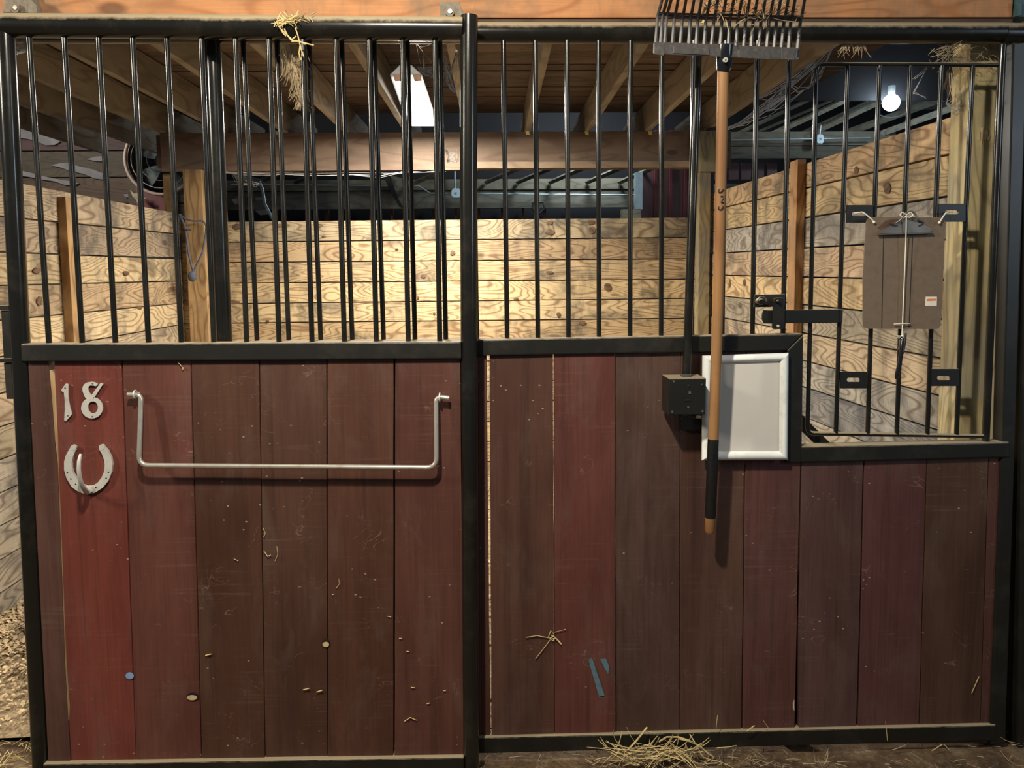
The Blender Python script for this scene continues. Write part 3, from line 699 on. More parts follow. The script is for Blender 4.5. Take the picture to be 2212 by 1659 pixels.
# swing gate (feed door) > bars, plates
YG = YFR-.004
g = thing('feed_gate', (0, 0, 0)); g.parent = sf; g.location = P(1750, 940, YG)-sf.location
GT = fillet([P(2158, 140, YG), P(1764, 139, YG), P(1744, 936, YG), P(2128, 942, YG)], .022, 8)
MB().tube(GT, .0065, 12).build('rim_rod', STEEL, g, 0, True)
MB().tube([P(2166, 97, YG), P(2163, 142, YG), P(2129, 953, YG)], .0105, 14).build('hinge_tube', STEEL, g, 0, True)
for a, b in ((1832, 1805.5), (1900, 1874), (1966.5, 1937), (2034, 2003), (2101, 2066)):
    MB().tube([P(a, 142, YG), P((a+b)/2-1, 540, YG), P(b, 938, YG)], .0066, 12).build('bar', STEEL, g, 0, True)
def slot_plate(x0, y0, x1, y1, sx0, sy0, sx1, sy1, rot=0):
    mb = MB(); Yp = YG-.009; m = (sy0+sy1)/2
    out = [(x0, y0), (x1, y0), (x1, y1), (x0, y1)]
    # ring made of four pieces round a rounded slot
    arcL = [(sx0+2.5-2.5*math.sin(t)*1.2, m-(sy1-sy0)/2*math.cos(t)) for t in [0, .5, 1.0, 1.57, 2.1, 2.6, 3.14]]
    arcR = [(sx1-2.5+2.5*math.sin(t)*1.2, m-(sy1-sy0)/2*math.cos(t)) for t in [0, .5, 1.0, 1.57, 2.1, 2.6, 3.14]]
    left = [(x0, y0), arcL[0]] if False else None
    mb.prism(pp([(x0, y0), (arcL[0][0], y0)] + arcL + [(arcL[-1][0], y1), (x0, y1)], Yp), (0, .005, 0))
    mb.prism(pp([(arcR[0][0], y0), (x1, y0), (x1, y1), (arcR[-1][0], y1)] + arcR[::-1], Yp), (0, .005, 0))
    mb.prism(pp([(arcL[0][0], y0), (arcR[0][0], y0), arcR[0], arcL[0]], Yp), (0, .005, 0))
    mb.prism(pp([arcL[-1], arcR[-1], (arcR[-1][0], y1), (arcL[-1][0], y1)], Yp), (0, .005, 0))
    mb.build('slotted_plate', STEEL2, g)
slot_plate(1829, 443, 1886, 481, 1841, 458, 1868, 467)
slot_plate(2028, 440, 2086, 479, 2042, 454, 2070, 463)
slot_plate(1816, 803, 1873, 839, 1830, 816, 1857, 825)
slot_plate(2012, 797, 2072, 834, 2025, 812, 2052, 821)
frame_bar([(1650, 670), (1669, 670), (1820, 668), (1819, 697), (1651, 699), (1647, 690), (1647, 680)], YL+.010, .008, 'latch_bar', g, bev=.0015)
frame_bar([(1816, 668), (1821, 669), (1820, 698), (1815, 697)], YL+.006, .03, 'latch_end', g, bev=.0015)

# neighbouring steel stile at right edge of frame
es = MB().prism(pp([(2222, 92), (2330, 92), (2300, 1620), (2176, 1620)], 2.20), (0, .05, 0)).build('steel_column', STEEL2, None, .004, org=P(2200, 1640, 2.2))
tag(es, 'dark steel column at the right edge of the picture', 'column')
es2 = MB().prism(pp([(2216, 92), (2240, 92), (2212, 1640), (2200, 1640)], 2.14), (0, .06, 0)).build('steel_column', STEEL2, None, .004, org=P(2200, 1640, 2.14))
tag(es2, 'thin black upright beside the right edge, half out of the picture', 'column')
tb = thing('hanger_bracket', P(2205, 20, 2.12), 'teal-green bracket at the top right corner above the rail', 'bracket')
MB().prism(pp([(2192, -20), (2230, -20), (2230, 38), (2192, 36), (2196, 8)], 2.2), (0, .06, 0)).build('plate', TEAL, tb, .003)
MB().prism(pp([(2196, 2), (2209, 4), (2208, 33), (2199, 34)], 2.19), (0, .01, 0)).build('web', TEAL, tb, .002)

# =================================================================== SLIDING DOOR
YD, YDR = 2.066, 2.075
dr = thing('sliding_stall_door', P(560, 1655, YDR), 'sliding stall door carrying the number 18, red-brown boards below black steel bars', 'door')
MB().tube([P(-140, 54, YDR), P(1000, 63, YDR)], .0315, 28).build('top_rail', STEEL, dr, 0, True)
rp = (P(1012, 900, YDR)-P(994, 900, YDR)).length
MB().tube([P(1013.5, 35, YDR-.004), P(1013, 120, YDR-.004), P(1012, 400, YDR-.004), P(1014, 900, YDR-.004), P(1018, 1700, YDR-.004)], [rp, rp, rp, rp, rp], 24).build('right_stile', STEEL, dr, 0, True)
MB().tube([P(12, 60, YDR), P(34, 700, YDR), P(67, 1200, YDR), P(96, 1720, YDR)] if False else [P(11, 60, YDR), P(92, 1700, YDR)], rp*1.0, 24).build('left_stile', STEEL, dr, 0, True)
frame_bar([(44, 743), (996, 738), (997, 775), (46, 781)], YDR-.024, .048, 'middle_rail', dr)
frame_bar([(92, 1651), (1002, 1636), (1003, 1678), (94, 1694)], YDR-.024, .048, 'bottom_rail', dr)
MB().tube([P(22, 88, YDR), P(58, 738, YDR)], .006, 10).build('bar', STEEL, dr, 0, True)
dt = [62, 138, 212, 285.5, 359.5, 434, 508, 580.5, 654, 725, 797, 869, 939]
db = [106, 178, 249.5, 321, 392, 462, 533, 603, 674, 744, 813, 882, 950]
for a, b in zip(dt, db):
    MB().tube([P(a, 76, YDR), P(b, 742-(b-100)*.005, YDR)], .0075, 12).build('bar', STEEL, dr, 0, True)
def lind(a, b, y): return a+(b-a)*(y-780)/860.0
gl = [(770, 103), (800, 106), (880, 113), (950, 118), (1000, 124), (1120, 129), (1310, 136), (1430, 140), (1520, 145), (1556, 147), (1660, 153)]
gr = [(770, 117), (800, 118), (880, 122), (950, 125), (1000, 126.5), (1120, 131.5), (1310, 138.5), (1430, 144), (1520, 151), (1556, 149), (1660, 154.5)]
dc = [(.078, .034, .026), (.148, .034, .025), (.112, .038, .028), (.070, .029, .018), (.074, .033, .022), (.076, .030, .019), (.090, .033, .024)]
edges = [((60, 102), None), (None, (262, 293.5)), ((265, 295), (411.5, 435)), ((413.5, 437), (559.5, 572)), ((561, 573.5), (705, 707.5)), ((707, 709), (850, 849.5)), ((854, 852.5), (994, 1003))]
ys = [770 + 89*k for k in range(11)]
for i, (l, r) in enumerate(edges):
    if i == 0:
        poly = [(58, 770), (104, 1660)]; L_ = [(lind(60, 104, y), y) for y in ys]; R_ = [(x, y) for y, x in gl]
    elif i == 1:
        L_ = [(x, y) for y, x in gr]; R_ = [(lind(*r, y)+random.uniform(-.4, .4), y) for y in ys]
    else:
        L_ = [(lind(*l, y)+random.uniform(-.4, .4), y) for y in ys]; R_ = [(lind(*r, y)+random.uniform(-.4, .4), y) for y in ys]
    MB().prism(pp(L_+R_[::-1], YD+random.uniform(-.0018, .0018)), (0, .034, 0)).build('board', RED, dr, .0015, color=tuple(q*1.0 for q in dc[i]))
edge = [P(x, y, YD+.001)+Vector((.0004, 0, 0)) for y, x in gl if 775 < y < 1660]
em = MB()
for a, b in zip(edge[:-1], edge[1:]):
    em.hexa([a, b, b+Vector((.0012, 0, 0)), a+Vector((.0012, 0, 0)), a+Vector((0, .033, 0)), b+Vector((0, .033, 0)), b+Vector((.0012, .033, 0)), a+Vector((.0012, .033, 0))])
em.build('raw_board_edge', RAW, dr, label='unpainted pale edge of the first narrow board')
# handle / latch at the left edge
hd = thing('pull_handle', (0, 0, 0)); hd.parent = dr; hd.location = P(0, 720, YDR)-dr.location
frame_bar([(-40, 661), (22, 659), (22, 669), (-40, 670)], YDR-.01, .02, 'handle_arm', hd, bev=.001)
frame_bar([(-40, 776), (32, 774), (32, 783), (-40, 784)], YDR-.01, .02, 'handle_arm', hd, bev=.001)
frame_bar([(2, 671), (20, 671), (25, 774), (8, 775)], YDR-.004, .012, 'flat_plate', hd, bev=.001)
frame_bar([(8, 784), (24, 784), (30, 862), (14, 862)], YDR-.004, .012, 'flat_plate', hd, bev=.001)
# knot holes as worn pale hollows
def hollow(px, py, w, h, Y, parent):
    mb = MB(); 
    mb.prism(pp([(px+w*math.cos(t), py+h*math.sin(t)) for t in [i*math.pi/8 for i in range(16)]], Y), (0, .001, 0)); mb.build('knot_hole', INK, parent, label='dark knot hole')
    mb = MB(); mb.prism(pp([(px-w*.1+w*.85*math.cos(t), py+h*.25+h*.62*math.sin(t)) for t in [i*math.pi/8 for i in range(16)]], Y-.0006), (0, .0005, 0)); mb.build('worn_rim', plain('worn_wood', (.50, .36, .19), .8), parent, label='pale worn rim of a knot hole')
hollow(416, 1505, 13, 9, YD-.003, dr); hollow(704.5, 1390, 8.5, 9, YD-.003, dr)
MB().prism(pp([(1713, 1518), (1716, 1512), (1716, 1536), (1713, 1530)], YF-.004), (0, .001, 0)).build('worn_rim', plain('worn_wood2', (.50, .40, .26), .8), sf)
# paint dabs
q = [(280+9*math.cos(t), 1460+7.5*math.sin(t)) for t in [i*math.pi/8 for i in range(16)]]
MB().prism(pp(q, YD-.003), (0, .0007, 0)).build('paint_dab', BLUE2, dr, label='small pale blue paint dab')
for poly in ([(1271, 1425), (1279, 1422), (1306, 1502), (1294, 1505)], [(1297, 1424), (1309, 1423), (1316, 1440), (1314, 1457), (1307, 1446)]):
    MB().prism(pp(poly, YF-.0035), (0, .0007, 0)).build('paint_stroke', BLUE, sf, label='dusty blue paint stroke')
# hanger brackets on the rail
def hanger(poly, bx, by, label, web):
    t = thing('hanger_bracket', P(bx, 30, 2.12), label, 'bracket')
    DUSTY = STEEL2
    MB().prism(pp(poly, 2.193), (0, .012, 0)).build('plate', MUD, t, .002)
    MB().prism(pp(web, 2.165), (0, .028, 0)).build('web', MUD, t, .002)
    q = P(bx, by, 2.184); MB().tube([q, q+Vector((0, .01, 0))], .013, 12).build('bolt_head', MUD, t, 0, True)
    q = P(bx, by-1, 2.179); MB().tube([q, q+Vector((0, .01, 0))], .006, 10).build('bolt_tip', ZINC, t, 0, True)
MUD = plain('dust_caked_steel', (.20, .17, .13), .85, 0, .4, 70, .3)
hanger([(5, 26), (15, -14), (74, -14), (82, 12), (82, 28)], 32, 17, 'dust-caked steel hanger bracket above the top rail at far left', [(58, -10), (60, 28), (80, 28), (78, 10)])
hanger([(951, 38), (950, 4), (992, 3), (1001, 28), (1000, 38)], 972, 25, 'dust-caked steel hanger bracket above the top rail beside the centre post', [(992, 4), (1002, 28), (1000, 40), (992, 38)])

# =================================================================== NUMBERS, HORSESHOE, BLANKET BAR
YN = YD-.0065
def sc4(pts, ox, oy, k): return [(ox+x*k, oy+y*k) for x, y in pts]
k5 = 200/1106.0
d1 = sc4([(178, 243), (182, 228), (222, 170), (235, 160), (255, 162), (262, 176), (261, 300), (268, 370), (282, 440), (304, 520), (300, 535), (240, 603), (228, 608), (214, 600), (212, 590), (220, 470), (218, 360), (208, 262), (195, 262)], 100, 800, k5)
n1 = thing('door_number', P(143, 870, YN), 'cast metal numeral 1, the left digit of the door number', 'number')
MB().prism(pp(d1, YN), (0, .004, 0)).build('numeral', ALU, n1, .0008)
for x, y in ((222, 212), (255, 542)):
    q = P(100+x*k5, 800+y*k5, YN-.001); MB().tube([q, q+Vector((0, .002, 0))], .0022, 8).build('screw_head', CLIP, n1)
n8 = thing('door_number', P(198, 870, YN), 'cast metal numeral 8, the right digit of the door number', 'number')
# 8 as outline pieces: lower ring, upper hook, diagonal leg
mb = MB()
def ring(outer, inner):
    n = len(outer)
    for i in range(n):
        j = (i+1) % n
        mb.prism(pp([outer[i], outer[j], inner[j], inner[i]], YN), (0, .004, 0))
T = [i*math.pi/14 for i in range(28)]
out = [(545+130*math.cos(t)*(1 if math.sin(t) > 0 else .985), 448+127*math.sin(t)) for t in T]
inn = [(556+60*math.cos(t), 443+72*math.sin(t)) for t in T]
ring(sc4(out, 100, 800, k5), sc4(inn, 100, 800, k5))
hook_o = [(476, 345), (450, 302), (432, 245), (432, 205), (447, 170), (480, 147), (535, 137), (580, 145), (613, 165)]
hook_i = [(535, 300), (508, 262), (498, 232), (500, 205), (510, 188), (530, 180), (560, 182), (590, 188), (606, 180)]
for i in range(len(hook_o)-1):
    mb.prism(pp(sc4([hook_o[i], hook_o[i+1], hook_i[i+1], hook_i[i]], 100, 800, k5), YN), (0, .004, 0))
mb.prism(pp(sc4([(470, 335), (537, 300), (637, 162), (652, 152), (670, 154), (676, 168), (660, 190), (570, 330), (560, 345), (520, 352)], 100, 800, k5), YN), (0, .004, 0))
mb.prism(pp(sc4([(478, 338), (500, 322), (520, 300), (545, 310), (565, 335), (548, 352), (520, 358), (495, 352)], 100, 800, k5), YN-.0003), (0, .004, 0))
mb.build('numeral', ALU, n8)
for x, y in ((550, 158), (548, 552)):
    q = P(100+x*k5, 800+y*k5, YN-.001); MB().tube([q, q+Vector((0, .002, 0))], .0022, 8).build('screw_head', CLIP, n8)
# horseshoe
hs = thing('horseshoe_hook', P(190, 1060, YN), 'silver horseshoe coat hook screwed to the red door under the numbers', 'hook')
oo = [(290, 915), (235, 1010), (212, 1090), (212, 1190), (240, 1290), (300, 1390), (380, 1450), (480, 1482), (580, 1462), (670, 1405), (740, 1320), (780, 1220), (790, 1130), (775, 1040), (735, 960), (690, 908)]
ii = [(352, 950), (318, 1030), (302, 1100), (304, 1170), (325, 1240), (370, 1310), (420, 1360), (480, 1384), (550, 1378), (610, 1345), (660, 1280), (690, 1210), (698, 1130), (690, 1070), (665, 1000), (630, 945)]
mb = MB()
for i in range(len(oo)-1):
    mb.prism(pp(sc4([oo[i], oo[i+1], ii[i+1], ii[i]], 100, 800, k5), YN-.003), (0, .008, 0))
for e in ((0, 321, 925), (-1, 660, 920)):
    c = (e[1], e[2]); r = 34
    mb.prism(pp(sc4([(c[0]+r*math.cos(t), c[1]+r*math.sin(t)) for t in [i*math.pi/6 for i in range(12)]], 100, 800, k5), YN-.0036), (0, .008, 0))
mb.build('shoe', ALU, hs)
for x, y in ((250, 1222), (292, 1298), (350, 1362), (740, 1218), (714, 1290), (590, 1400)):
    q = P(100+x*k5, 800+y*k5, YN-.0036); MB().tube([q, q+Vector((0, .001, 0))], .0022, 8).build('nail_hole', INK, hs)
hk = []
for (x, y, Y) in ((485, 1450, YN-.006), (470, 1440, YN-.03), (430, 1380, YN-.058), (400, 1290, YN-.072), (388, 1180, YN-.076), (392, 1080, YN-.073), (412, 1000, YN-.066)):
    hk.append(P(100+x*k5, 800+y*k5, Y))
MB().tube(hk, [.0085, .0075, .006, .0058, .0055, .0052, .004], 12).build('hook_prong', ALU, hs, 0, True)
q = P(100+490*k5, 800+1440*k5, YN-.01); MB().prism(pp(sc4([(445, 1400), (530, 1390), (548, 1450), (490, 1492), (455, 1470)], 100, 800, k5), YN-.009), (0, .007, 0)).build('weld_foot', ALU, hs, .001)
# blanket bar
bb = thing('blanket_bar', P(620, 1000, YD-.03), 'galvanised steel blanket bar across the red door boards', 'bar')
Yb = YD-.022
MB().tube(fillet([P(276, 852, Yb), P(305, 853, Yb), P(300, 1005, Yb-.02), P(943, 1010, Yb-.02), P(942, 857, Yb), P(970, 860, Yb)], .028, 7), .0066, 12).build('rod', ZINC, bb, 0, True)
for px, py in ((292, 852), (950, 858)):
    c = P(px, py, Yb)
    MB().tube([c+Vector((0, math.cos(t)*.0095, math.sin(t)*.0105)) for t in [i*math.pi/8 for i in range(17)]], .0026, 8, False).build('eye_bolt', ALU, bb, 0, True)
    MB().tube([c+Vector((0, .009, 0)), Vector((c.x, YD, c.z))], .003, 8).build('eye_bolt_shank', ALU, bb)

# =================================================================== SNAP FRAME
fr = thing('snap_frame', P(1608, 880, YF-.02), 'empty white poster frame on the stall front behind the manure fork handle', 'frame')
Yf = YF-.036
oc = [(1517, 768), (1702, 762), (1700, 992.5), (1515.5, 993.5)]; ic = [(1536, 785), (1684, 780), (1682, 974), (1534, 975)]
prof = [(0, 0), (.0, .006), (.25, .0115), (.55, .0125), (.85, .009), (1.0, .002)]
for i, nm in enumerate(('top', 'right', 'bottom', 'left')):
    j = (i+1) % 4; mb = MB(); secs = []
    for (o, n) in ((oc[i], ic[i]), (oc[j], ic[j])):
        sec = []
        for t, h in prof:
            p0 = P(*o, Yf+.012); p1 = P(*n, Yf+.012); q = p0.lerp(p1, t); q = q+Vector((0, -h, 0)); sec.append(q)
        secs.append(sec)
    a = len(mb.v); mb.v += secs[0]+secs[1]; n = len(prof)
    for k in range(n-1): mb.f.append((k, k+1, n+k+1, n+k))
    mb.f.append((n-1, 0, n, 2*n-1)); mb.f.append(tuple(range(n))); mb.f.append(tuple(range(2*n-1, n-1, -1)))
    mb.build('frame_rail', WHITEF, fr, 0, True)
MB().prism(pp([(1530, 779), (1690, 774), (1688, 980), (1528, 981)], Yf+.011), (0, .004, 0)).build('blank_sheet', PAPER, fr)

# =================================================================== ELECTRICAL BOX + CONDUIT
eb = thing('outlet_box', P(1482, 860, YF-.05), 'square black electrical box with a steel conduit rising past the rail', 'electrical box')
Yx = YF-.105
fc = [(1445, 818), (1525.5, 817), (1523, 896), (1443.5, 897)]
bk = [P(1439, 812, YF-.02), P(1519, 812, YF-.02), P(1517, 884, YF-.02), P(1436.5, 885, YF-.02)]
MB().hexa(pp(fc, Yx)+[Vector((p.x, YF-.02, p.z)) for p in pp(fc, Yx)]).build('box_body', STEEL2, eb, .002)
MB().prism(pp([(1446, 819), (1524, 818), (1522, 895), (1445, 896)], Yx-.003), (0, .003, 0)).build('cover', STEEL2, eb, .001)
for (px, py) in ((1455.5, 824), (1452.5, 889.5), (1518, 888.5), (1517, 832), (1488, 834), (1487, 880)):
    q = P(px, py, Yx-.0055); MB().tube([q, q+Vector((0, .003, 0))], .003, 8).build('screw_head', CLIP if py > 840 or px < 1460 else STEEL2, eb)
MB().prism(pp([(1488, 846), (1492, 845), (1493, 851), (1488, 852)], Yx-.005), (0, .003, 0)).build('toggle', CLIP, eb)
MB().prism(pp([(1479, 864.5), (1491, 864), (1491, 867), (1480, 868)], Yx-.005), (0, .003, 0)).build('slot', STEEL, eb)
cs, ce_ = P(1483, 812, YF-.062), P(1507, 112, YF-.028)
MB().tube([cs, ce_], .0125, 8).build('conduit_pipe', STEEL, eb, 0, True)
q = P(1481, 811.5, YF-.062)
MB().box(q.x-.0125, q.x+.0125, q.y-.016, q.y+.012, q.z-.008, q.z+.006).build('pipe_fitting', PLASTIC, eb, .002)
MB().prism(pp([(1470, 892), (1514, 890), (1516, 929), (1472, 930)], YF-.012), (0, .008, 0)).build('mounting_plate', STEEL2, eb, .001)
q = P(1503, 900, YF-.05); MB().tube([q, q+Vector((.015, 0, -.002))], .005, 8).build('lower_fitting', ZINC, eb)
MB().tube([P(x, y, YF-.04) for x, y in ((1472, 905), (1475, 898), (1484, 897), (1495, 902), (1502, 903))], .0012, 5).build('loose_wire', CLIP, eb)

# =================================================================== MANURE FORK
mf = thing('manure_fork', P(1540, 1150, 2.02), 'upside-down manure fork with wooden handle, black-taped near the end, hanging over the top rail', 'fork')
YH1, YH0 = 2.015, 2.062
ht, hbm = P(1562, 150, YH1), P(1533, 1150, YH0)
rh = .0150
def hp(t): return ht.lerp(hbm, t)+Vector((.0046*math.sin(math.pi*min(t, 1)), 0, 0))
MB().tube([hp(k*.795/8) for k in range(9)], rh, 18).build('handle', HANDLE, mf, 0, True)
MB().tube([hp(.785), hp(.79), hp(.96), hp(.965)], [rh, rh+.001, rh+.0008, rh], 18).build('grip_tape', TAPE, mf, 0, True)
MB().tube([hp(.965), hp(.995), hp(1)], [rh*.98, rh*.98, rh*.8], 18).build('handle_butt', HANDLE, mf, 0, True)
MB().tube([P(1566, 98, YH1-.012), P(1565, 120, YH1-.010), P(1563, 148, YH1-.002), P(1562, 154, YH1)], [.023, .023, .0185, .0168], 18).build('socket', GLOSSB, mf, 0, True)
q = P(1567.5, 129, YH1-.034); MB().tube([q, q+Vector((0, .006, 0))], .0066, 12).build('rivet', ALU, mf, 0, True)
q = P(1567.5, 129, YH1-.036); MB().tube([q, q+Vector((0, .004, 0))], .0018, 8).build('rivet_pin', CLIP, mf)
# marker letters, thin curves hugging the handle
def mark(pts):
    out_ = []
    for x, y in pts:
        p = P(x, y, YH1); t = (p.z-ht.z)/(hbm.z-ht.z); c = hp(t); dx = max(-.0135, min(.0135, p.x-c.x))
        out_.append(Vector((c.x+dx, c.y-math.sqrt(rh*rh-dx*dx)-.0004, p.z)))
    MB().tube(out_, .0021, 5).build('marker_stroke', INK, mf, label='black marker letter stroke')
mark([(1553, 409), (1552, 414), (1554, 417), (1557, 416), (1560, 412), (1563, 409)])
mark([(1556, 425), (1560, 424.5), (1562, 427), (1559, 432), (1557, 436), (1558, 438), (1563, 438)])
mark([(1552.5, 446), (1552, 451), (1555, 454), (1558, 453), (1561, 449), (1562, 446)])
# head bar
Yh = 2.0
MB().hexa(pp([(1410, 117), (1411, 91), (1724, 104), (1722, 130)], Yh-.012)+pp([(1414, 115), (1415, 90), (1727, 102), (1726, 127)], Yh+.02)).build('head_bar', PLASTIC, mf, .004)
for (a, b, y0, y1) in ((1455, 1532, 101, 115), (1594, 1665, 108, 124)):
    MB().prism(pp([(a, y0), (b, y0+3), (b, y1+4), (a, y1)], Yh-.0145), (0, .004, 0)).build('head_rib', PLASTIC, mf, .001)
for (a, b, y0, y1) in ((1413, 1434, 92, 119), (1688, 1717, 104, 129)):
    MB().prism(pp([(a, y0), (b, y0+1), (b, y1+1), (a, y1-2)], Yh-.015), (0, .004, 0)).build('head_end', PLASTIC, mf, .001)
kt = 1/6.144
tb_ = [100, 165, 220, 320, 425, 540, 635, 740, 840, 955, 1065, 1165, 1268, 1362, 1467, 1572, 1668, 1765, 1860, 1978]
tm_ = [125, 190, 245, 350, 455, 560, 660, 770, 875, 980, 1085, 1190, 1295, 1395, 1500, 1605, 1705, 1805, 1895, 2022]
for i, (a, b) in enumerate(zip(tb_, tm_)):
    xa, xb = 1400+a*kt, 1400+b*kt; sl = i/19.
    ya = 92+13*sl; yb = 36+9*sl
    p0 = P(xa, ya+4, Yh); p1 = P(xb, yb, Yh+.0); d = Vector((.012, -.02, .10))
    p2 = P(xb+3.5, yb-14, Yh-.012); p3 = P(xb+(9 if i > 2 else 12), yb-45, Yh-.07); p4 = p3+Vector((.02, -.20, .06)); 
    w = .0042
    MB().tube([p0, p0.lerp(p1, .35), p1, p2, p3, p4], [.0062, .0048, .0044, .0042, .0040, .0020], 6).build('tine', TINE if False else PLASTIC, mf, 0, True)
MB().tube([P(1419, 35, Yh), P(1560, 40, Yh), P(1732, 43, Yh)], .0042, 6).build('cross_rib', TINE, mf, 0, True)
MB().tube([P(1423, 29, Yh-.006), P(1566, 33, Yh-.006), P(1735, 36, Yh-.006)], .003, 6).build('cross_rib', TINE, mf, 0, True)
# debris caught in the basket
mb = MB(); rnd = random.Random(5)
def strand(mb, p, d, L_, r, curl=.3, rn=random, seg=3, n=5):
    pts = [Vector(p)]; d = Vector(d).normalized()
    k = Vector((rn.uniform(-1, 1), rn.uniform(-1, 1), rn.uniform(-1, 1)))*curl
    for i in range(n):
        d = (d+k/n).normalized(); pts.append(pts[-1]+d*L_/n)
    mb.tube(pts, [r]*(n)+[r*.4], seg, False)
for i in range(120):
    px = rnd.uniform(1522, 1730); strand(mb, P(px, rnd.uniform(-10, 42), Yh-.02-rnd.uniform(0, .03)), (rnd.uniform(-1, 1), rnd.uniform(-.3, .3), rnd.uniform(-.6, .8)), rnd.uniform(.015, .06), .0012, .8, rnd)
mb.build('caught_debris', DRYHAY, mf, kind='stuff')
for poly in ([(1515, 31), (1521, 18), (1527, 4), (1530, 6), (1528, 18), (1520, 30)], [(1515, 49), (1519, 42), (1522, 44), (1520, 50)], [(1646, 39), (1648, 35), (1651, 36), (1649, 40)]):
    MB().prism(pp(poly, Yh-.03), (0, .004, 0)).build('wood_chip', STRAW, mf)

# =================================================================== CLIPBOARD
Yc = 2.115
cb = thing('clipboard', P(1952, 590, Yc), 'brown hardboard clipboard zip-tied to the feed gate bars', 'clipboard')
q = fillet(pp([(1864, 600), (1864, 710), (2032, 711), (2043, 469.5), (1872, 469), (1864, 600)], Yc), .018, 5)[:-1]
MB().prism(q, (0, .0035, 0)).build('board', BOARD, cb)
for (xa, xb) in ((1908, 1904), (1971, 1963)):
    MB().prism(pp([(xa, 508), (xa+1.4, 508), (xb+1.4, 709), (xb, 709)], Yc-.0006), (0, .0006, 0)).build('score_line', INK, cb)
mb = MB().prism(pp([(1896, 506), (1903, 496), (1932, 484), (1945, 474), (1983, 474), (1996, 484), (2012, 494), (2015, 502), (1985, 506)], Yc-.010), (0, .009, 0)).build('clip_body', CLIP, cb, .003)
MB().tube([P(1896, 507, Yc-.010), P(2014, 503, Yc-.010)], .0024, 8).build('clip_lip', CLIP, cb, 0, True)
MB().prism(pp([(1896, 492), (1915, 476), (1943, 472), (1945, 478), (1925, 488), (1905, 496)], Yc-.0015), (0, .001, 0)).build('rust_stain', plain('rust', (.10, .052, .03), .85), cb, label='rust stain')
for poly in ([(1920, 483), (1932, 484), (1941, 488), (1930, 489)], [(1984, 488), (1998, 480), (1994, 486), (1988, 489)]):
    MB().prism(pp(poly, Yc-.012), (0, .003, 0)).build('clip_slot', INK, cb)
MB().tube(fillet([P(1935, 482, Yc-.012), P(1947, 474, Yc-.02), P(1955, 460, Yc-.018), P(1970, 456, Yc-.018), P(1978, 462, Yc-.018), P(1981, 473, Yc-.02), P(1994, 480, Yc-.012)], .006, 4), .0028, 8).build('clip_loop', CLIP, cb, 0, True)
# sticker
MB().prism(pp([(2000, 641), (2024, 641), (2023.5, 661), (1999, 660.5)], Yc-.0008), (0, .0008, 0)).build('price_sticker', CORD, cb, label='white sticker with an orange bar')
MB().prism(pp([(2002, 645.5), (2022.5, 645), (2022, 649.5), (2002, 650.5)], Yc-.0012), (0, .0004, 0)).build('sticker_bar', ORANGE, cb)
# zip ties
for pts, l in (([(1888, 480), (1881, 472), (1868, 461), (1863, 458), (1845, 460)], 'white zip tie through the upper left corner of the clipboard'),
               ([(2029, 481), (2034, 473), (2042, 461), (2048, 458), (2066, 459)], 'white zip tie through the upper right corner of the clipboard')):
    t = thing('zip_tie', P(*pts[0], Yc-.006), l, 'cable tie')
    MB().tube([P(*pts[0], Yc-.005), P(*pts[1], Yc-.008), P(*pts[2], Yc-.006), P(*pts[3], YG-.013), P(*pts[4], YG-.013)], .0019, 6).build('strap', CORD, t, 0, True)
    c = P(*pts[0], Yc-.006); ball(MB(), c, .0042, 8, 6).build('knot', CORD, t, 0, True)
# string and marker
st = thing('string', P(1958, 463, Yc-.02), 'white string hanging down the clipboard, tied round a black marker', 'string')
MB().tube([P(1958, 463, Yc-.021), P(1957.5, 500, Yc-.016), P(1954, 590, Yc-.010), P(1949.5, 700, Yc-.010), P(1948.5, 722, Yc-.012)], .0015, 6).build('cord', CORD, st, 0, True)
MB().tube([P(1931, 700, Yc-.008), P(1948, 699, Yc-.011), P(1965, 698.5, Yc-.008)], .0016, 6).build('cross_peg', CORD, st, 0, True)
for sgn in (-1, 1):
    MB().tube(fillet([P(1958, 464, Yc-.021), P(1958+sgn*9, 458, Yc-.02), P(1958+sgn*15, 464, Yc-.02), P(1958+sgn*6, 471, Yc-.02), P(1958, 466, Yc-.021)], .004, 4), .0013, 6).build('bow_loop', CORD, st, 0, True)
mb = MB()
for i in range(6): strand(mb, P(1948, 725, Yc-.012), (random.uniform(-1, -.2), 0, random.uniform(-.8, .0)), .014, .0008, .6)
ball(mb, P(1949, 725, Yc-.014), .0035, 8, 6); mb.build('frayed_knot', CORD, st)
pn = thing('marker_pen', P(1944, 770, Yc-.012), 'black marker pen dangling on the string below the clipboard', 'pen')
MB().tube([P(1951, 730, Yc-.014), P(1950, 736, Yc-.014), P(1944, 783, Yc-.012)], [.004, .0068, .0055], 12).build('cap', GLOSSB, pn, 0, True)
MB().tube([P(1944, 783, Yc-.012), P(1938, 808, Yc-.012), P(1935, 819, Yc-.012)], [.0065, .006, .003], 12).build('barrel', GLOSSB, pn, 0, True)
MB().tube([P(1956.5, 720, Yc-.016), P(1955, 736, Yc-.018), P(1951, 765, Yc-.018)], [.003, .0038, .002], 8).build('pocket_clip', INK, pn, 0, True)
MB().tube([P(1944, 733, Yc-.017), P(1941, 755, Yc-.017)], .0012, 6).build('side_seam', CLIP, pn)

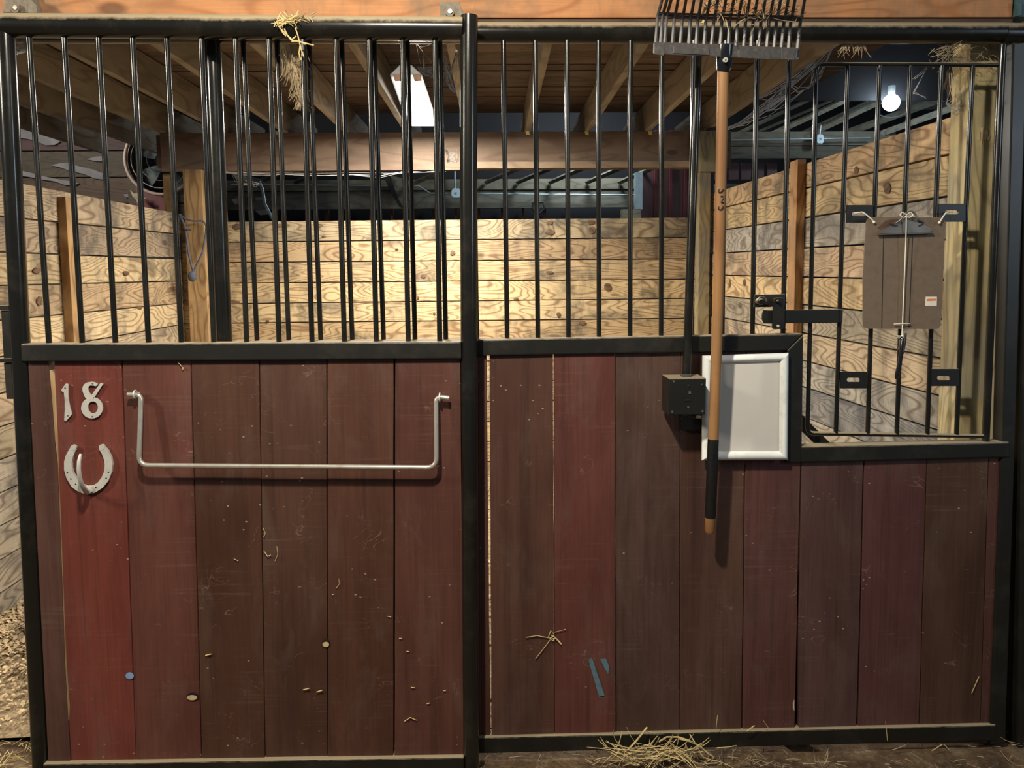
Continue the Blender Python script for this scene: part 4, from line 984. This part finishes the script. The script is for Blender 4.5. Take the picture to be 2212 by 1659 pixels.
# =================================================================== SMALL STUFF
# twine on the left corner post
tw = thing('baling_twine', P(415, 600, 4.97), 'blue-grey twine looped and knotted on the far left corner post', 'twine')
MB().tube(fillet([P(388, 463, 4.97), P(398, 472, 4.96), P(418, 478, 4.96), P(437, 476, 4.97), P(446, 486, 4.97), P(444, 510, 4.96), P(438, 545, 4.95), P(425, 572, 4.95), P(416, 590, 4.94)], .02, 3), .006, 7).build('loop', TWINE, tw, 0, True)
MB().tube(fillet([P(388, 463, 4.97), P(400, 490, 4.95), P(404, 520, 4.94), P(408, 550, 4.94), P(417, 585, 4.94)], .02, 3), .007, 7).build('loop', TWINE, tw, 0, True)
MB().tube([P(398, 494, 4.94), P(413, 497, 4.94)], .006, 7).build('tail', TWINE, tw)
mb = MB(); ball(mb, P(415, 597, 4.94), .028, 10, 8, 1.3); mb.build('knot', TWINE, tw, 0, True)

# straw on the aisle floor
rnd = random.Random(7)
mb = MB()
for i in range(1500):
    x = rnd.uniform(-1.6, 1.9); y = rnd.uniform(1.5, 2.2)
    if rnd.random() < .45: x = rnd.gauss(.62, .25)
    a = rnd.uniform(0, 6.28)
    strand(mb, (x, y, .010+bed_h(x, y)*.8+rnd.uniform(0, .006)), (math.cos(a), math.sin(a)*.6, rnd.uniform(-.05, .2)), rnd.uniform(.01, .055), rnd.uniform(.0006, .0013), .5, rnd, 3, 3)
tag(mb.build('loose_straw', DRYHAY), 'short bits of straw and chaff littering the aisle dirt along the stall front', 'straw', kind='stuff')
# left, under the door
mb = MB()
for i in range(350):
    x = rnd.uniform(-2.2, -1.2); y = rnd.uniform(2.1, 2.28); a = rnd.uniform(0, 6.28)
    strand(mb, (x, y, .008+bed_h(x, y)), (math.cos(a), math.sin(a), rnd.uniform(0, .3)), rnd.uniform(.02, .07), rnd.uniform(.0008, .0016), .4, rnd, 3, 3)
tag(mb.build('loose_straw', STRAW), 'loose straw on the dirt at the lower left, before the rubber mat edge', 'straw', kind='stuff')
# main clump
mb = MB(); Ys = 2.105
for i in range(130):
    px = rnd.gauss(1412, 46); py = rnd.uniform(1614, 1644)
    a = rnd.choice([rnd.uniform(-.4, .5), math.pi+rnd.uniform(-.5, .4)])
    strand(mb, P(px, py, Ys+rnd.uniform(-.02, .0)), (math.cos(a), rnd.uniform(-.4, .0), math.sin(a)*.35+rnd.uniform(-.05, .25)), rnd.uniform(.03, .11), rnd.uniform(.0006, .0016), 1.1, rnd, 4, 6)
for pts, r in (([(1355, 1621), (1375, 1600), (1398, 1571)], .0030), ([(1393, 1578), (1404, 1581), (1414, 1585)], .0018), ([(1320, 1626), (1345, 1640), (1368, 1652), (1382, 1652)], .0030),
            ([(1424, 1602), (1440, 1592), (1465, 1592), (1490, 1600), (1512, 1612), (1530, 1628), (1540, 1634)], .0026), ([(1490, 1586), (1502, 1606), (1514, 1628), (1520, 1636), (1537, 1642)], .0018),
            ([(1466, 1596), (1485, 1600), (1508, 1610), (1514, 1607)], .0020), ([(1480, 1605), (1485, 1618), (1482, 1634)], .0020), ([(1450, 1608), (1466, 1622), (1487, 1635)], .0024),
            ([(1535, 1640), (1520, 1650), (1550, 1648)], .0018), ([(1612, 1580), (1622, 1573), (1630, 1567)], .0018), ([(1546, 1582), (1550, 1545)], .0010), ([(1664, 1578), (1648, 1555)], .0008),
            ([(1420, 1590), (1408, 1604), (1396, 1612)], .0014)):
    mb.tube([P(x, y, 2.112 if y < 1600 else 2.09) for x, y in pts], r, 5)
tag(mb.build('straw_clump', STRAW), 'tangled clump of yellow straw on the ground against the bottom rail', 'straw', kind='stuff')
# single straws stuck to boards
def straws(name, lst, Y, mat, label, cat='straw'):
    mb = MB()
    for pts, r in lst: mb.tube([P(x, y, Y) for x, y in pts], r, 5)
    return tag(mb.build(name, mat), label, cat, kind='stuff')
straws('straw_wisp', [([(1157, 1423), (1175, 1400), (1190, 1380)], .0012), ([(1184, 1378), (1190, 1362), (1196, 1370)], .0014), ([(1136, 1377), (1160, 1373), (1186, 1378), (1200, 1380), (1210, 1390)], .0012),
                      ([(1188, 1380), (1195, 1374), (1204, 1382), (1212, 1391)], .0026), ([(1196, 1366), (1215, 1361), (1222, 1359)], .0008), ([(1186, 1376), (1194, 1384), (1200, 1378), (1190, 1372)], .0018)],
       YF-.006, STRAW, 'little star of straw caught in the joint left of the blue paint strokes')
straws('straw_wisp', [([(2099, 1497), (2115, 1461)], .0012)], YF-.005, STRAW, 'single diagonal straw stuck to the last board at lower right')
straws('straw_wisp', [([(1913, 1558), (1917, 1600)], .0009), ([(2013, 1622), (2035, 1608)], .0014)], 2.115, STRAW, 'upright straw standing before the bottom rail on the right')
straws('straw_wisp', [([(384, 782), (392, 791), (396, 797)], .0010), ([(395, 798), (397, 794)], .002), ([(732, 1250), (733, 1262), (726, 1271)], .0007), ([(568, 1140), (573, 1152), (570, 1160)], .001),
                      ([(570, 1190), (578, 1202), (585, 1199)], .0014), ([(598, 1180), (600, 1198), (594, 1212)], .0007), ([(835, 1331), (845, 1333)], .001), ([(718, 1285), (722, 1283)], .001), ([(862, 1379), (868, 1379)], .0014),
                      ([(878, 1407), (884, 1408)], .0014), ([(958, 1492), (963, 1492)], .0016), ([(888, 1485), (896, 1486)], .0018), ([(922, 1520), (928, 1519)], .0018), ([(505, 1207), (515, 1212)], .001), ([(444, 1416), (456, 1413)], .0022), ([(874, 1558), (886, 1550), (900, 1556)], .0014), ([(655, 1490), (668, 1487)], .0018), ([(684, 1495), (696, 1491)], .0018)], YD-.005, STRAW,
       'tiny straw bits and chaff flecks stuck on the sliding door boards')
# hay hanging on the top rail
mb = MB(); rnd = random.Random(11)
YHa = YDR-.036
for pts in ([(597, 50), (610, 42), (625, 40), (640, 33), (645, 22)], [(600, 52), (604, 60), (620, 75), (632, 87), (640, 90)], [(614, 62), (622, 78), (630, 88)], [(592, 58), (598, 46), (606, 44)],
            [(638, 60), (644, 78), (650, 105), (656, 122)], [(632, 88), (650, 91), (678, 98)], [(630, 90), (645, 88), (660, 96)], [(632, 84), (640, 78)], [(612, 54), (624, 44), (643, 32), (636, 30)],
            [(607, 64), (612, 72), (618, 78)], [(648, 100), (646, 115), (650, 130)]):
    mb.tube([P(x, y, YHa) for x, y in pts], .0017, 5)
for i in range(70):
    px = rnd.gauss(622, 14); strand(mb, P(px, 44-(px-622)*.2+rnd.uniform(-5, 5), YHa), (rnd.uniform(-1, 1), rnd.uniform(-.3, .2), rnd.uniform(-.5, .5)), rnd.uniform(.01, .035), .0012, .8, rnd)
tag(mb.build('hay_tuft', STRAW), 'tuft of hay stalks draped over the top rail of the sliding door', 'hay', kind='stuff')
mb = MB()
for i in range(220):
    t = rnd.random(); px = 628+24*t+rnd.gauss(0, 13*(1-t)+2); py = 95+110*t+rnd.gauss(0, 5)
    strand(mb, P(px, py, YFR-.02+rnd.uniform(-.012, .012)), (rnd.uniform(-.3, .4), rnd.uniform(-.1, .1), -1), rnd.uniform(.02, .06), .0010, .5, rnd)
for i in range(12):
    strand(mb, P(645+rnd.uniform(-4, 5), 195, YFR-.02), (rnd.uniform(-.12, .12), 0, -1), .055, .0012, .15, rnd)
tag(mb.build('hay_tuft', DRYHAY), 'dusty bunch of hay hanging below the rail between the barred sections', 'hay', kind='stuff')
mb = MB()
for i in range(90):
    px = rnd.gauss(2052, 16); py = rnd.uniform(92, 135)
    strand(mb, P(px, py, YFR+.03), (rnd.uniform(-1, 1), rnd.uniform(-.2, .2), rnd.uniform(-1, .3)), rnd.uniform(.02, .06), .0009, .8, rnd)
for i in range(14):
    strand(mb, P(2052+rnd.uniform(-5, 5), 150, YFR+.02), (rnd.uniform(-.25, .1), 0, -1), rnd.uniform(.05, .11), .0010, .3, rnd)
for i in range(26):
    px = rnd.uniform(1820, 1870); strand(mb, P(px, 95, YFR+.03), (rnd.uniform(-1, .4), 0, -1), rnd.uniform(.015, .05), .0009, .6, rnd)
for i in range(18):
    px = rnd.uniform(2080, 2170); strand(mb, P(px, rnd.uniform(95, 150), YFR+.03), (rnd.uniform(-1, 1), 0, rnd.uniform(-1, .5)), rnd.uniform(.015, .05), .0007, .8, rnd)
tag(mb.build('hay_tuft', DRYHAY), 'wispy hay and dust bunch caught at the top of the feed gate', 'hay', kind='stuff')
# cobwebs
def web(name, anchors, Y, n, r, label, sag=.02):
    mb = MB()
    for i in range(n):
        a, b = rnd.sample(anchors, 2)
        p = P(a[0]+rnd.uniform(-3, 3), a[1]+rnd.uniform(-3, 3), Y); q = P(b[0]+rnd.uniform(-3, 3), b[1]+rnd.uniform(-3, 3), Y)
        m = (p+q)/2-Vector((0, 0, sag*rnd.random()))
        mb.tube([p, m, q], r, 3, False)
    return tag(mb.build(name, WEB), label, 'cobweb', kind='stuff')
web('cobweb', [(904, 146), (936, 148), (936, 165), (912, 155), (920, 150), (930, 160)], 2.3, 46, .0009, 'bright cobweb beside the shop light, between two bars', .008)
web('cobweb', [(910, 100), (912, 145), (932, 134), (896, 90), (938, 92)], 2.3, 8, .0006, 'fine web threads above the shop light', .004)
web('cobweb', [(962, 323), (988, 325), (972, 336), (987, 345), (966, 349), (984, 350)], 2.2, 26, .0007, 'small cobweb on the left edge of the centre post', .006)
web('cobweb', [(960, 120), (988, 110), (970, 170), (985, 200), (965, 175)], 2.3, 26, .0008, 'cobweb on the joist end just left of the centre post', .01)
web('cobweb', [(22, 85), (56, 84), (58, 110), (30, 118), (54, 104), (22, 112)], 2.13, 34, .0009, 'dusty web in the upper left corner of the door frame', .008)
web('cobweb', [(1585, 275), (1635, 215), (1700, 180), (1760, 140), (1800, 100), (1745, 190), (1640, 245)], 3.6, 34, .0016, 'dusty web strands strung along the joists right of the fork handle', .05)
web('cobweb', [(1560, 283), (1640, 240), (1700, 205)], 3.6, 5, .003, 'thick dusty strand slanting behind the bars right of the fork handle', .03)
web('cobweb', [(2060, 160), (2085, 190), (2068, 240), (2045, 225), (2087, 230)], 2.28, 26, .0006, 'faint web between hay wisp and weathered near post', .006)
web('cobweb', [(1974, 170), (2003, 145), (1976, 200), (2000, 212), (1972, 202)], 2.3, 7, .0008, 'thin web threads near the far bulb inside the feed gate', .003)
web('cobweb', [(470, 373), (600, 377), (760, 380), (870, 372), (960, 371)], 5.07, 9, .0016, 'long pale dusty thread sagging under the far beam', .03)
web('cobweb', [(500, 370), (520, 380), (545, 392), (560, 398), (515, 396)], 5.3, 30, .0016, 'dusty web mass at the top of the far left corner post', .03)

# groups of alike things
GR = {'corner_post': 'stall corner posts', 'cobweb': 'cobwebs in the stall', 'conduit': 'conduits behind the stall', 'junction_box': 'junction boxes behind the stall',
      'hanger_bracket': 'hanger brackets over the rail', 'door_number': 'door number digits', 'zip_tie': 'zip ties on the clipboard', 'hay_tuft': 'hay tufts on the rails',
      'straw_wisp': 'straw wisps on the boards', 'loose_straw': 'loose straw on the ground', 'header_beam': 'header beams', 'steel_column': 'steel columns at the right edge'}
for o in COL.objects:
    b = o.name.split('.')[0]
    if o.parent is None and b in GR and 'group' not in o: o['group'] = GR[b]
